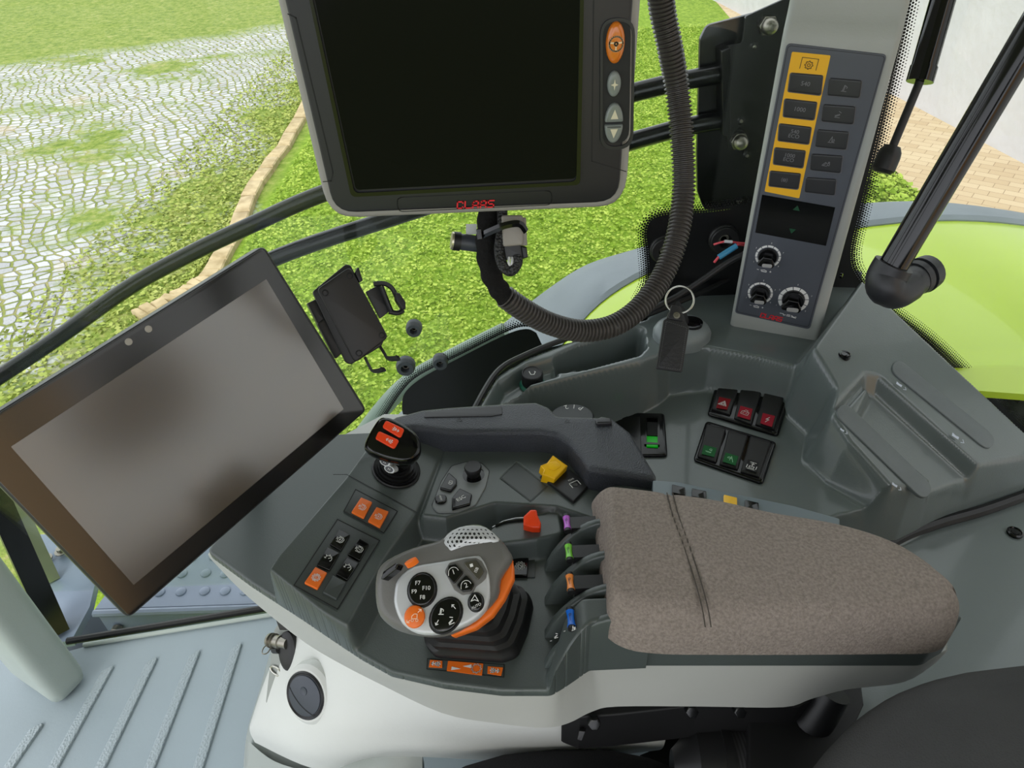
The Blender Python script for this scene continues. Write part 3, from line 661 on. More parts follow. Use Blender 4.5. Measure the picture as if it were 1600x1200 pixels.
g=MB(); g.prism(mf,[(940,30),(940,225),(983,223),(986,30)],.004,.0053,.009); g.obj('button_well',M['slot'],tm)
def ov(px,py,rx,ry): 
    f=mf.atpx(px,py,.0052); a=abs(mf.l(px+rx,py)[0]-mf.l(px,py)[0]); b=abs(mf.l(px,py+ry)[1]-mf.l(px,py)[1]); return f,a,b
f,a,b_=ov(961,66,14.5,32); g=MB(); g.prism(f,ellipse(0,0,a,b_,32),0,.0045,0,.003,px=False); bt=g.obj('steering_button',mat('glossy_amber_button',(206,112,28),.2,coat=.5),tm)
f2=Fr(f.w(0,0,.0046),f.ex,f.n); g=MB(); g.stroke(f2,IC['wheel'],.0009,.0002,0,a*.85); g.obj('wheel_symbol',mat('pale_print',(232,205,160),.5),bt)
gb=mat('grey_green_button',(120,126,122),.25)
f,a,b_=ov(959,130,10.5,19.5); g=MB(); g.prism(f,ellipse(0,0,a,b_,28),0,.0038,0,.002,px=False); bt=g.obj('star_button',gb,tm)
f2=Fr(f.w(0,0,.0039),f.ex,f.n); g=MB(); g.poly(f2,[(x*a*.62,y*a*.9) for x,y in IC['star'][0][:-1]],.0002); g.obj('star_symbol',mat('cream_print',(205,198,170),.5),bt)
for nm,cy,s in (('up_button',189,1),('down_button',193,-1)):
    f,a,b_=ov(958.5,cy,14,28*1.0); pts=[(a*math.cos(t*PI/12),s*b_*math.sin(t*PI/12)) for t in range(13)]; g=MB(); g.prism(f,pts,0,.0036,.001,.0014,px=False); bt=g.obj(nm,gb,tm)
    f2=Fr(f.w(0,s*b_*.42,.0037),f.ex,f.n); g=MB(); g.poly(f2,[(-a*.42,-s*.0026),(a*.42,-s*.0026),(0,s*.0034)],.0002); g.obj('arrow_symbol',MC['cream_print'],bt)
# back mount arm
g=MB(); bfm=Fr(mf.w(*mf.l(745,100),-.04),mf.ex,-mf.n); g.lathe(bfm,[(.03,-.002),(.03,.01),(.012,.014),(.012,.05)],20); g.obj('rear_mount',M['black'],tm)
# ================================================================ tablet
pB=CL+ray(572,640)*(.597/ray(572,640).y*.9)
tf_=PF(pB,(.702,-.604,.376),(200,967),(572,640))
tb=thing('tablet_display','large dusty rectangular tablet display with black frame, tilted at the front of the armrest','tablet',tf_.w(*tf_.l(250,690)))
cor=[(413,383),(574,641),(201,968),(-71,686)]
g=MB(); g.prism(tf_,cor,-.014,-.0005,.006,.002); g.obj('back_shell',mat('tablet_shell',(40,40,42),.35),tb)
bzm=mat('smudged_black_frame_glass',(14,13,12),.22,spec=.5,ior=1.8)
g=MB(); 
def shrink(q,k): 
    c=V((sum(a for a,_ in q)/4,sum(b for _,b in q)/4)); return [tuple(c+(V(a)-c)*k) for a in q]
scr=[(416,436),(537,639),(209,914),(17,698)]
g.prism(tf_,shrink(cor,.985),-.002,.0005,.004,.0004); g.obj('frame_glass',bzm,tb)
dsm=mat('dusty_display_glass',(66,55,42),.2,spec=.5,ior=2.7,c2=(78,64,47),vs=30)
g=MB(); g.prism(tf_,scr,.0004,.0008,.0005); g.obj('display_area',dsm,tb)
for (px,py) in ((201,534),(232,514)):
    f=tf_.atpx(px,py,.0006); g=MB(); g.lathe(f,[(.0028,0),(.0026,.0003),(.0003,.0003)],14); g.obj('sensor_dot',mat('pale_sensor',(170,165,158),.5),tb)
# arm that carries the tablet
g=MB(); f=tf_.atpx(300,650,-.012); q=f.w(0,0,-.01); g.lathe(Fr(f.o,f.ex,-f.n),[(.035,0),(.035,.008),(.02,.014)],20); g.tube(densify([q,q-f.n*.03+V((0,0,-.03)),W(470,760,z=.60)+V((-.03,.05,0)),W(470,760,z=.60)],5),.012,12); g.obj('support_arm',M['black'],tb)
# ================================================================ phone holder
pn=V((.33,-.80,.50)); php=CL+ray(550,490)*.70; pf=PF(php,pn,(520,540),(600,500))
pf=PF(php,pn,(495,452),(547,416))
ph=thing('phone_holder','empty black phone holder with side clamp and two feet beside the tablet','phone holder',php)
g=MB(); g.prism(pf,[(488,456),(540,413),(548,414),(602,528),(596,541),(548,570),(540,566)],-.010,-.002,.004,.001); g.obj('back_plate',M['black'],ph)
g=MB(); g.prism(pf,[(495,452),(547,416),(607,527),(555,568)],-.003,.002,.005,.0015); g.obj('front_plate',mat('black_brown_plastic',(33,31,30),.45),ph)
for (px,py) in ((547,431),(508,458),(597,524),(561,552)):
    f=pf.atpx(px,py,.0015); g=MB(); g.lathe(f,[(.0034,0),(.0034,.001),(.0024,.0012),(.0022,.0004),(.0003,.0004)],14); g.obj('screw',M['slot'],ph)
g=MB(); g.prism(pf,[(560,416),(567,438),(562,442),(555,426)],-.008,.0,.001,.0005); g.obj('release_tab',M['black'],ph)
g=MB(); g.prism(pf,[(572,456),(594,444),(612,484),(594,498)],-.010,-.004,.001,.0005); g.obj('side_slide',M['black'],ph)
g=MB(); P=[pf.w(*pf.l(*q,.004),.004) for q in [(584,444),(600,443),(612,450),(620,464),(628,478),(630,484)]]; g.tube(densify(P,4),.0026,8); P=[pf.w(*pf.l(*q,.004),.004) for q in [(608,487),(622,489),(630,484)]]; g.tube(densify(P,4),.0026,8); P=[pf.w(*pf.l(*q,.004),.004) for q in [(596,447),(604,468),(612,487)]]; g.tube(densify(P,4),.0024,8)
g.prism(pf,[(618,457),(625,458),(634,472),(634,482),(629,484),(620,470)],.002,.014,.001,.001); g.obj('clamp_jaw',M['rubber'],ph)
for q in ([(570,558),(577,572),(583,580),(597,578),(599,576)],[(593,540),(601,553),(606,560),(620,560),(622,558)]):
    g=MB(); hh=[-.006,-.004,-.002,.008,.014]; P=[pf.w(*pf.l(*a,h),h) for a,h in zip(q,hh)]; g.tube(densify(P,3),.0034,4,flat=.45); g.obj('foot',M['rubber'],ph)
g=MB(); g.prism(pf,[(480,474),(494,467),(508,500),(497,508)],-.028,-.010,.001,.001); g.prism(pf,[(495,506),(508,497),(538,548),(524,562)],-.022,-.008,.002,.001); g.obj('mount_bracket',M['black'],ph)
# ================================================================ corrugated hose, harness, connector
hs=[(1028,-120,.52),(1033,0,.56),(1046,70,.58),(1058,140,.60),(1066,220,.61),(1068,300,.62),(1058,370,.62),(1036,430,.62),(1002,478,.61),(960,508,.60),(910,517,.59),(860,506,.575),(818,484,.56),(787,462,.55)]
P=densify([W(a,b_,d=c) for a,b_,c in hs],14); 
# even spacing
L=[0]
for i in range(len(P)-1): L.append(L[-1]+(P[i+1]-P[i]).length)
def resamp(P,L,st):
    o=[];s=0;i=0
    while s<L[-1]:
        while L[i+1]<s: i+=1
        o.append(P[i].lerp(P[i+1],(s-L[i])/(L[i+1]-L[i]))); s+=st
    return o
Q=resamp(P,L,.00085); rd=[(.0110-.0018*(i/len(Q)))*(1 if (i%4) in (0,1) else .82) for i in range(len(Q))]
g=MB(); g.tube(Q,rd,22); 
g.obj('corrugated_hose',mat('grey_brown_corrugated_plastic',(62,58,55),.42),label='thick grey corrugated cable hose hanging in a loop beside the terminal',cat='hose',sharp=60)
hn=thing('cable_harness','black fabric-taped cable harness with grey plug hanging below the terminal','cable',W(780,400,d=.53))
tape=mat('black_felt_tape',(24,23,23),.95,spec=.2,bump=1,bs=260,bd=.002)
P=densify([W(a,b_,d=c) for a,b_,c in [(768,300,.52),(762,350,.525),(760,390,.53),(768,430,.54),(784,458,.548),(795,468,.552)]],8)
g=MB(); g.tube(P,[.0078+.0006*math.sin(i*1.1) for i in range(len(P))],16); g.obj('taped_bundle',tape,hn)
g=MB(); g.tube(densify([W(a,b_,d=.513) for a,b_ in [(783,300),(785,350),(780,390),(786,415),(798,424),(808,412),(808,400)]],6),.0038,12); g.obj('braided_cable',mat('black_braided_sleeve',(36,36,37),.5,bump=1,bs=500,bd=.002,vor=True),hn)
cf=PF(W(800,360,d=.507),-ray(800,360),(783,338),(823,338))
g=MB(); g.prism(cf,[(783,336),(817,336),(818,383),(786,386)],-.016,.0,.002,.0015); g.prism(cf,[(810,338),(822,340),(824,384),(813,384)],-.02,-.003,.001,.001); g.obj('grey_plug',mat('grey_connector_plastic',(138,132,124),.45),hn)
g=MB(); g.prism(cf,[(787,384),(813,380),(816,400),(790,407)],-.015,-.001,.001,.001); g.prism(cf,[(813,384),(823,386),(825,402),(816,405)],-.018,-.004,.001,.001); g.obj('black_plug',M['black'],hn)
for k,(c,m_) in enumerate(((794,M['white']),(799,M['silver']),(804,mat('salmon_wire',(206,120,96),.5)),(809,M['white']))):
    g=MB(); g.tube(densify([W(c+2,402,d=.512),W(c+1,411,d=.511),W(800+k,419,d=.513)],4),.0011,6); g.obj('wire',m_,hn)
g=MB(); g.tube(densify([W(a,b_,d=c) for a,b_,c in [(748,370,.512),(765,362,.503),(790,352,.497),(812,350,.498),(822,362,.503)]],5),.0024,4,flat=.35); cf2=PF(W(748,364,d=.508),-ray(748,364),(744,370),(754,370)); g.prism(cf2,[(744,358),(752,357),(754,374),(746,375)],-.004,.002,.0005,.0005); g.obj('cable_tie',M['gloss'],hn)
tb2=thing('capped_tube','short dark hose end with a pale metal clamp sticking out left of the harness','hose',W(730,378,d=.53))
g=MB(); a=W(706,376,d=.535); b_=W(752,382,d=.54); g.tube([a,b_],.0062,20); g.obj('tube_body',mat('dark_slate_rubber',(58,62,70),.45),tb2)
g=MB(); c=a.lerp(b_,.28); g.tube([a.lerp(b_,.05),c],.0071,20); g.obj('rubber_cuff',M['rubber'],tb2)
g=MB(); g.tube([a+(a-b_)*.02,a.lerp(b_,.10)],.0066,20); g.obj('metal_clamp',mat('pale_metal',(206,200,176),.3,metal=.7),tb2)
g=MB(); cf3=PF(W(735,360,d=.535),-ray(735,360),(728,360),(740,360)); g.prism(cf3,[(728,350),(745,350),(745,366),(728,367)],-.003,0,.0003); g.obj('white_tag',M['white'],tb2)
# ================================================================ pillar with its control panel
PN=V((-.398,-.917,0)).normalized(); pp=V((.319,.837,1.012))
pf_=PF(pp,PN,(1232,69),(1384,86))
FL=W(1223,75,y=.838); FR_=W(1398,88,y=.795)
# horizontal sections from the floor console up to the roof
def psec(z,rec=0,ext=0):
    # left edge, right edge of the face at this height, then back corners at the glass
    dn=-PN; 
    def at(x,y): return V((x,y,z))
    a=V((.3105,.8405)); b=V((.4205,.7925)); c=V((.462,.90)); d=V((.36,.925))
    off=V((dn.x,dn.y))*rec
    off=off+V((dn.x,dn.y))*.0012; a=a+off; b=b+off
    q=roundpoly([a,b,c,d],.009,6); return [at(p.x,p.y) for p in q]
g=MB(); g.rings([psec(.60),psec(.632),psec(.64,.0),psec(1.016,.001),psec(1.024,.003),psec(1.032,.009),psec(1.04,.014),psec(1.06,.018),psec(1.78,.02)])
pil=g.obj('trim_8',M['pill'],kind='structure')
cp=thing('pillar_control_panel','slate grey control panel on the light pillar, with a yellow strip of five buttons and three dials','control panel',pf_.w(*pf_.l(1250,500)))
c6=lambda x,y:(1100+x/2.4,40+y/2.4)
g=MB(); g.prism(pf_,[(1229,68),(1386,86),(1265,515),(1148,489)],-.002,.0012,.005,.0004); g.obj('panel_plate',M['slate'],cp)
g=MB(); outl(g,pf_,[(1231.5,71),(1383,88),(1263,511),(1151,487)],.0006,.0013,r=.004); g.obj('border_line',M['blk'],cp)
g=MB(); g.prism(pf_,[c6(330,98),c6(475,112),c6(357,648),c6(227,622)],.0005,.0015,.0015); g.obj('yellow_strip',M['yel'],cp)
g=MB(); f=pf_.atpx(1264,101,.0016); icon(g,f,'pto',.0095,w=.0006,mi=0); g.obj('power_takeoff_symbol',M['blk'],cp)
keym=mat('dark_key_rubber',(36,37,40),.38); 
LB=[((325,178),(445,188),(437,262),(315,248)),((303,275),(423,288),(412,355),(297,342)),((283,368),(402,382),(392,446),(278,432)),((266,458),(380,470),(370,535),(260,520)),((249,545),(362,556),(352,615),(243,602)),
    ((470,197),(592,207),(583,273),(462,262)),((447,296),(568,305),(560,372),(440,360)),((425,390),(544,400),(533,467),(417,455)),((403,482),(520,490),(512,555),(398,542)),((383,570),(496,578),(490,638),(377,625))]
TX=['540','1000','540\nECO','1000\nECO','@brake','@hitch','@hitchd','@plough','@lock',None]
for q,t in zip(LB,TX):
    Q_=[c6(*a) for a in q]; cx=sum(a[0] for a in Q_)/4; cy=sum(a[1] for a in Q_)/4
    g=MB(); g.prism(pf_,[(cx+(a-cx)*1.05,cy+(b-cy)*1.07) for a,b in Q_],.001,.0019,.0028,.0003); g.prism(pf_,Q_,.001,.0036,.0026,.001,1); kb=g.obj('push_button',[M['gprint'] ,keym],cp)
    if t:
        f=pf_.atpx(cx,cy,.0037); g=MB()
        if t[0]=='@': icon(g,f,t[1:],.0042,w=.0006,h=.0001)
        elif '\n' in t: a,b=t.split('\n'); g.text(f,a,.0062,(0,.0026),0,.0001); g.text(f,b,.0062,(0,-.0026),0,.0001)
        else: g.text(f,t,.0066,(0,0),0,.0001)
        g.obj('button_print',mat('dim_grey_print',(112,112,116),.5),kb)
g=MB(); g.prism(pf_,[c6(218,634),c6(492,682),c6(457,826),c6(192,776)],.0005,.0016,.0006); g.obj('display_window',M['gloss'],cp)
for (x,y,s) in ((348,685,1),(330,770,-1)):
    f=pf_.atpx(*c6(x,y),.0017); g=MB(); g.poly(f,[(-.0042,-.0028*s),(.0042,-.0028*s),(0,.0036*s)],.0001); g.obj('green_arrow',mat('unlit_green_arrow',(10,66,38),.4),cp)
for (x,y,r,big) in ((240,866,50,0),(211,1003,49,0),(335,1028,60,1)):
    f=pf_.atpx(*c6(x,y),.0013); rr_=abs(pf_.l(*c6(x+r,y))[0]-pf_.l(*c6(x,y))[0])
    g=MB(); n=9 if not big else 9
    for k in range(n):
        a0=R(225-270*k/n)-.03; a1=R(225-270*(k+1)/n)+.03; w_=.17 if not big else .24
        pts=[(rr_*math.cos(a0+(a1-a0)*t/4),rr_*math.sin(a0+(a1-a0)*t/4)) for t in range(5)]+[(rr_*(1-w_)*math.cos(a1+(a0-a1)*t/4),rr_*(1-w_)*math.sin(a1+(a0-a1)*t/4)) for t in range(5)]
        g.poly(f,pts,.0003)
    for k in range(5):
        a=R(215-250*k/4); g.text(f,str((1,3,5,7,9)[k]),.003,(rr_*1.2*math.cos(a),rr_*1.2*math.sin(a)),0,.0003)
    if not big: g.stroke(f,[[(-.004,0),(0,.001),(.003,0)],[(-.003,-.0015),(.003,-.0015)]],.0009,.0003,c=(0,-rr_*1.3)); g.stroke(f,[[(.007,0),(.009,0)],[(.008,-.001),(.008,.001)],[(-.009,0),(-.007,0)]],.0006,.0003,c=(0,-rr_*1.3))
    else: g.stroke(f,[[(-.011,.001),(-.007,.001),(-.006,-.001),(-.004,0)],[(-.002,.001),(.002,.001)],[(-.002,-.001),(.002,-.001)],[(.004,.001),(.007,-.001),(.010,0)],[(.004,-.001),(.010,-.002)]],.0008,.0003,c=(0,-rr_*1.3))
    g.obj('dial_scale',M['print'],cp)
    g=MB(); kr=rr_*.74; g.lathe(f,[(kr,0),(kr,.004),(kr*.93,.0055)],28); 
    g.prism(f,[(-kr*.9,-kr*.55),(-kr*.75,-kr*.8),(kr*.75,-kr*.8),(kr*.9,-kr*.5),(kr*.45,kr*.35),(-kr*.45,kr*.35)],.005,.013,.002,.0012,px=False); kn=g.obj('dial_knob',M['gloss'],cp)
    g=MB(); f2=Fr(f.w(kr*.15,-kr*.55,.0132),f.ex,f.n); g.prism(f2,rect(0,0,kr*1.05,kr*.42,.12),0,.0006,kr*.2,.0002,px=False); g.obj('knob_pointer',mat('grey_knob_inlay',(160,160,158),.35),kn)
g=MB(); logo(g,pf_,.028,.0062,pf_.l(*c6(253,1092)),R(0),0,.0015); g.obj('maker_logo',M['redp'],cp)
g=MB(); f=Fr(W(1312,430,y=.86),(.3,.9,0),(.93,-.36,0)); g.lathe(f,[(.0045,0),(.0045,.003),(.002,.004),(.0005,.003)],14); g.obj('side_screw',M['gloss'],cp)
# ================================================================ loose wires behind
lw=thing('loose_wires','loose red and pink wires with a blue crimp splice poking out left of the pillar','wires',W(1140,390,y=.88))
rw=mat('red_wire',(214,74,84),.45)
g=MB(); g.tube(densify([W(1115,382,y=.87),W(1135,377,y=.87),W(1150,379,y=.875),W(1172,381,y=.88)],4),.0014,8); g.tube(densify([W(1116,410,y=.865),W(1124,400,y=.865)],3),.0018,8); g.tube(densify([W(1152,382,y=.87),W(1162,383,y=.88),W(1172,384,y=.88)],3),.0016,8); g.obj('wire',rw,lw)
g=MB(); g.tube([W(1123,402,y=.865),W(1151,384,y=.87)],.004,12); g.obj('crimp_splice',mat('blue_splice_sleeve',(60,140,180),.4),lw)
g=MB(); g.tube([W(1132,377,y=.868),W(1144,378,y=.868)],.0022,8); g.obj('clear_sleeve',M['silver'],lw)
cb=MB(); cb.tube(densify([W(1175,392,y=.862),W(1140,408,y=.86),W(1100,436,y=.855),W(1060,462,y=.85),W(1015,486,y=.84)],6),.0045,10); cb.obj('black_cable',M['rubber'],label='black cable running along the window seal behind the key',cat='cable')
# ================================================================ gas strut and door pull bar
gs_=thing('gas_strut','black gas strut beside the pillar in front of the white wall','gas strut',W(1388,250,d=.86))
D=.86; top=W(1490,-60,d=.80); mid=W(1437,128,d=.83); end=W(1392,236,d=.855)
g=MB(); g.tube([top,mid.lerp(top,.02)],.0138,20); g.tube([W(1444,104,d=.826),mid],.0148,20); g.obj('cylinder',M['gloss'],gs_)
g=MB(); g.tube([mid,end],.0048,14); g.obj('rod',M['black'],gs_)
g=MB(); d=(end-mid).normalized(); g.tube([end-d*.006,end,end+d*.006,end+d*.022,end+d*.026],[.009,.0125,.0135,.0135,.010],18); g.obj('end_socket',M['black'],gs_)
db=thing('door_pull_bar','thick black pull bar with rubber elbow end in front of the lime green fender','grab bar',W(1400,430,d=.80))
g=MB(); a=W(1388,428,d=.80); b_=W(1660,-32,d=.66); g.tube([a,b_],.0155,24); g.obj('bar',M['gloss'],db)
el=mat('black_rubber_elbow',(34,35,38),.42,bump=.1,bs=300)
g=MB(); d=(b_-a).normalized(); c=a-d*.005
E1=[a+d*.012,a-d*.002,W(1384,446,d=.802),W(1398,456,d=.806),W(1418,446,d=.815),W(1432,436,d=.822)]
g.tube(densify(E1,5),[.0215]*8+[.021]*5+[.0195]*8+[.018]*5,24); g.obj('elbow',el,db)
g=MB(); x1=W(1430,436,d=.822); x2=W(1452,424,d=.83); dd=x2-x1; g.tube([x1,x1+dd*.3,x1+dd*.31,x1+dd*.45,x1+dd*.46,x2],[.0195,.0205,.0185,.0185,.0215,.020],24); g.obj('end_flange',el,db)
# ================================================================ armrest with its controls
ar=thing('control_armrest','dark grey-green driver armrest console with fabric pad, leather-grained hand rest and light grey side trim','armrest',W(800,1000,z=.60))
BN=V((.25,-.10,.96)).normalized(); BP=W(520,860,z=.70)
bz=lambda x,y: BP.z-(BN.x*(x-BP.x)+BN.y*(y-BP.y))/BN.z
def planP(pts,fn,z=.66):
    o=[]
    for px,py in pts:
        q=z
        for _ in range(8):
            p=W(px,py,z=q); q=float(fn(p.x,p.y))
        o.append((p.x,p.y))
    return o
h=HF(-.36,.10,.22,.62,.00115,.56)
body=plan([(325,866),(393,916),(470,966),(520,1000),(565,1030),(612,1056),(695,1075),(785,1086),(861,1086),(884,1072),(920,1047),(947,1040),(1010,1040),(1010,745),(870,650),(600,645),(470,712)],.655)
h.put(body,.6615,.008,off=.012)
h.put(plan([(325,866),(393,914),(470,712),(600,645)],.655),.655,.01,mode='max')
h.put(planP([(400,906),(430,862),(533,744),(592,664),(704,690),(657,803),(604,880),(560,964),(546,988)],bz),bz,.011,r=.007)
h.put(plan([(697,690),(880,685),(925,745),(990,760),(990,835),(868,795),(774,789),(697,813),(652,808)],.69),.69,.009,r=.006)
h.put(plan([(742,858),(765,824),(800,808),(850,802),(875,788),(885,840),(840,850),(790,856)],.68),.683,.010,mode='max',r=.01)
xa=W(850,1000,z=.665).x; xb=W(935,974,z=.725).x
rise=lambda x,y: .664+.058*np.sin(np.clip(1.15*(x-xa)/(xb-xa),0,1)*PI/2)**.8
h.put(plan([(856,1044),(878,1000),(905,984),(990,980),(990,1050),(990,1080),(947,1075),(920,1080),(880,1095),(866,1095)],.675),rise,.007,mode='max')
# shallow groove along the inner rim, label hollow beside the yellow switch
h.put(plan([(807,722),(855,760),(829,783),(782,747)],.69),.6885,.002)
h.clip(body,r=.01); g=h.mb(.1,keep=h.K,zbot=.6535); g.obj('armrest_body',M['dark'],ar,sharp=60)
# light side trim
TA=[(325,866),(393,916),(470,966),(520,1000),(565,1030),(612,1056),(695,1075),(785,1086),(861,1086),(884,1072),(920,1047),(947,1040),(1100,1038),(1220,1038),(1300,1038),(1380,1039),(1440,1039),(1480,1018)]
TB=[(328,872,.63),(376,922,.61),(430,968,.605),(478,1005,.605),(528,1035,.605),(592,1068,.605),(690,1114,.605),(775,1130,.605),(850,1137,.605),(888,1130,.603),(925,1112,.60),(965,1104,.598),(1100,1104,.59),(1224,1105,.583),(1268,1092,.59),(1325,1077,.597),(1412,1066,.605),(1462,1036,.625)]
a_=[W(x,y,z=.652) for x,y in TA]; b2=[W(x,y,z=z) for x,y,z in TB]
back=[(1480,960,.652),(1380,860,.652),(1200,800,.652),(1015,755,.652),(870,655,.652),(600,648,.652),(470,715,.652),(350,835,.652)]
ap=a_; bq=b2
ap=densify(ap,4); bq=densify(bq,4); bk=[W(x,y,z=z) for x,y,z in back]
ap=ap+bk; bq=bq+[V((p.x,p.y,.62)) for p in bk]
mid=[a.lerp(b,.5)+V((0,0,0)) for a,b in zip(ap,bq)]
top2=[p+V((0,0,.0025)) for p in ap]; c=sum(top2,V())/len(top2); top2=[c+(p-c)*.994 for p in top2]
g=MB(); g.rings([bq,mid,ap,top2]); g.obj('side_trim',M['light'],ar,sharp=50)
# base under the pad
g=MB(); fh=Fr((0,0,0),(1,0,0),(0,0,1))
pb=[W(x,y,z=z) for x,y,z in [(950,1037,.656),(1200,1037,.656),(1440,1037,.656),(1478,1012,.66),(1478,972,.69),(1390,868,.69),(1200,806,.69),(1030,772,.69),(940,772,.69),(955,976,.70)]]
g.prism(fh,[(p.x,p.y) for p in pb],.653,.704,.02,.003,px=False); g.obj('pad_base',M['dark'],ar)
# fabric pad
FB=densify([W(x,y,z=z) for x,y,z in [(946,966,.712),(952,990,.708),(985,1012,.704),(1040,1021,.702),(1130,1022,.702),(1250,1022,.702),(1380,1021,.702),(1445,1020,.702),(1474,1010,.703),(1489,985,.706),(1488,962,.71)]],20)
BB=densify([W(x,y,z=z) for x,y,z in [(926,753,.735),(950,753,.738),(990,757,.738),(1045,764,.738),(1120,775,.738),(1200,793,.738),(1290,812,.736),(1370,838,.735),(1425,874,.733),(1462,915,.73),(1486,950,.72)]],20)
SM=[[V(W(x+o,y,z=.746)[:2]) for x,y in [(1044,758),(1056,805),(1072,850),(1090,905),(1103,950),(1108,990),(1102,1030)]] for o in (-5,4)]
SM=[densify([V((p.x,p.y,0)) for p in q],6) for q in SM]
def sdp(x,y,q):
    d=9
    for i in range(len(q)-1):
        a,b=q[i],q[i+1]; ex,ey=b.x-a.x,b.y-a.y; t=max(0,min(1,((x-a.x)*ex+(y-a.y)*ey)/(ex*ex+ey*ey))); d=min(d,math.hypot(x-a.x-t*ex,y-a.y-t*ey))
    return d
rs=[]; nU=len(FB); nP_=44
cum=[0]
for i in range(nU-1): cum.append(cum[-1]+(((FB[i+1]+BB[i+1])-(FB[i]+BB[i]))*.5).length)
for i in range(nU):
    F0,B0=FB[i],BB[i]; s0=cum[i]; s1=cum[-1]-cum[i]; wd=(B0-F0).length
    e=min(1,s0/.014); e2=min(1,s1/.020); H=.046*math.sqrt(max(0,1-(1-e)**2)*.85+.15)*math.sqrt(max(0,1-(1-e2)**2)*.8+.2)
    r=[]
    for k in range(nP_):
        if k<nP_-8:
            t=k/(nP_-9)   # 0 front bottom .. 1 back bottom over the top
            a=PI*(1-t); ce=min(wd/2,.020)
            # front arc, flat top, back arc
            if t<.3: q=t/.3; th=q*PI/2; dd=ce*(1-math.cos(th)); zz=H*math.sin(th)**.8
            elif t>.7: q=(1-t)/.3; th=q*PI/2; dd=wd-ce*(1-math.cos(th)); zz=H*math.sin(th)**.8
            else: q=(t-.3)/.4; dd=ce+(wd-2*ce)*q; zz=H+.003*math.sin(PI*q)
        else:
            q=(k-(nP_-8)+1)/9; dd=wd*(1-q); zz=0
        x=F0.x+(B0.x-F0.x)*dd/wd; y=F0.y+(B0.y-F0.y)*dd/wd
        x+=.004*math.sin(PI*dd/wd)*max(0,1-s0/.03)
        z=.701+zz
        if zz>.004 and abs(x-.17)<.08:
            for q_ in SM:
                d=sdp(x,y,q_); z-=.0016*math.exp(-(d/.0013)**2)
            dm_=min(sdp(x,y,SM[0]),sdp(x,y,SM[1])); z-=.0007*math.exp(-(dm_/.006)**2)
        r.append(V((x,y,z)))
    rs.append(r)
g=MB(); g.rings(rs); pad=g.obj('armrest_pad',M['fabric'],ar,label='brown-grey woven fabric pad',sharp=80)
stm=mat('dark_seam_thread',(74,68,62),.9)
for off in (-5,4):
    g=MB(); P=[]
    for x,y,z in [(1047,770,.7455),(1056,805,.7478),(1072,850,.7488),(1090,905,.7485),(1102,950,.7470),(1107,980,.7430)]: P.append(W(x+off,y,z=z-.0006))
    g.tube(densify(P,5),.0005,6); g.obj('seam',stm,pad)
# leather grained hand rest arching round the top
lr=[(592,668),(618,652),(660,641),(700,637),(790,631),(838,629),(858,637),(872,651),(955,653),(985,676),(1026,744),(1023,752),(918,735),(905,714),(888,694),(868,681),(845,677),(702,677),(650,670),(612,673)]
g=MB(); g.prism(fh,[tuple(W(x,y,z=.716)[:2]) for x,y in lr],.675,.7185,.006,.006,px=False,seg=5,n=3); hr=g.obj('hand_rest',M['leather'],ar,label='dark blue-black leather-grained hand rest',sharp=50)
ht=Fr((0,0,.7187),(1,0,0),(0,0,1))
g=MB(); g.prism(ht,[(662,652),(664,643),(784,634),(785,647),(768,650)],-.001,.0006,.002,.0004); g.obj('smooth_inlay',M['bez'],hr)
for (x,y) in ((718,656),(886,658)):
    f=ht.atpx(x,y,.0); g=MB(); outl(g,f,[(-.0025,-.002),(.0025,-.002),(0,.003)],.0006,.0002,px=False); g.obj('triangle_mark',M['blk'],hr)
g=MB(); g.prism(ht,[(930,655),(940,650),(955,653),(957,660),(932,661)],-.001,.004,.002,.002); g.obj('grey_lug',M['bez'],hr)
# panel joint line and button fields
bf=PF(BP,BN,(564,777),(608,799))
def rise_(f,h): return Fr(f.w(0,0,h),f.ex,f.n)
g=MB(); g.stroke(bf,[[bf.l(*p) for p in [(521,742),(541.6,742),(651,801)]]],.0007,.0006); g.obj('joint_line',M['slot'],ar)
c2=lambda x,y:(380+x*.28345,640+y*.28345)
fields=[('orange_button_field',[(620,440),(850,560),(775,680),(555,560)]),('button_field',[(520,605),(752,722),(520,1100),(280,968)])]
fo=[]
for nm,q in fields:
    q=[c2(*p) for p in q]; g=MB(); g.prism(bf,q,-.001,.0012,.001,.0003); 
    o=g.obj(nm,M['panel'],ar); g=MB(); outl(g,bf,q,.0009,.0013); g.obj('field_outline',M['slot'],o); fo.append(o)
BT=[(0,M['orange'],'engine',[(650,482),(712,508),(665,597),(597,562)],'minus'),(0,M['orange'],'engine',[(735,535),(803,560),(755,648),(688,612)],'plus'),
    (1,M['gloss'],'engine',[(527,657),(590,690),(540,778),(477,740)],'plus'),(1,M['gloss'],'engine',[(640,708),(695,742),(645,832),(575,795)],'minus'),
    (1,M['gloss'],'gauge',[(462,755),(533,790),(478,885),(405,855)],None),(1,M['gloss'],'gauge',[(575,805),(642,840),(575,940),(510,905)],None),
    (1,M['orange'],'gear',[(398,865),(463,897),(410,988),(337,952)],'auto'),(1,M['panel'],None,[(495,910),(570,950),(515,1045),(440,1005)],None)]
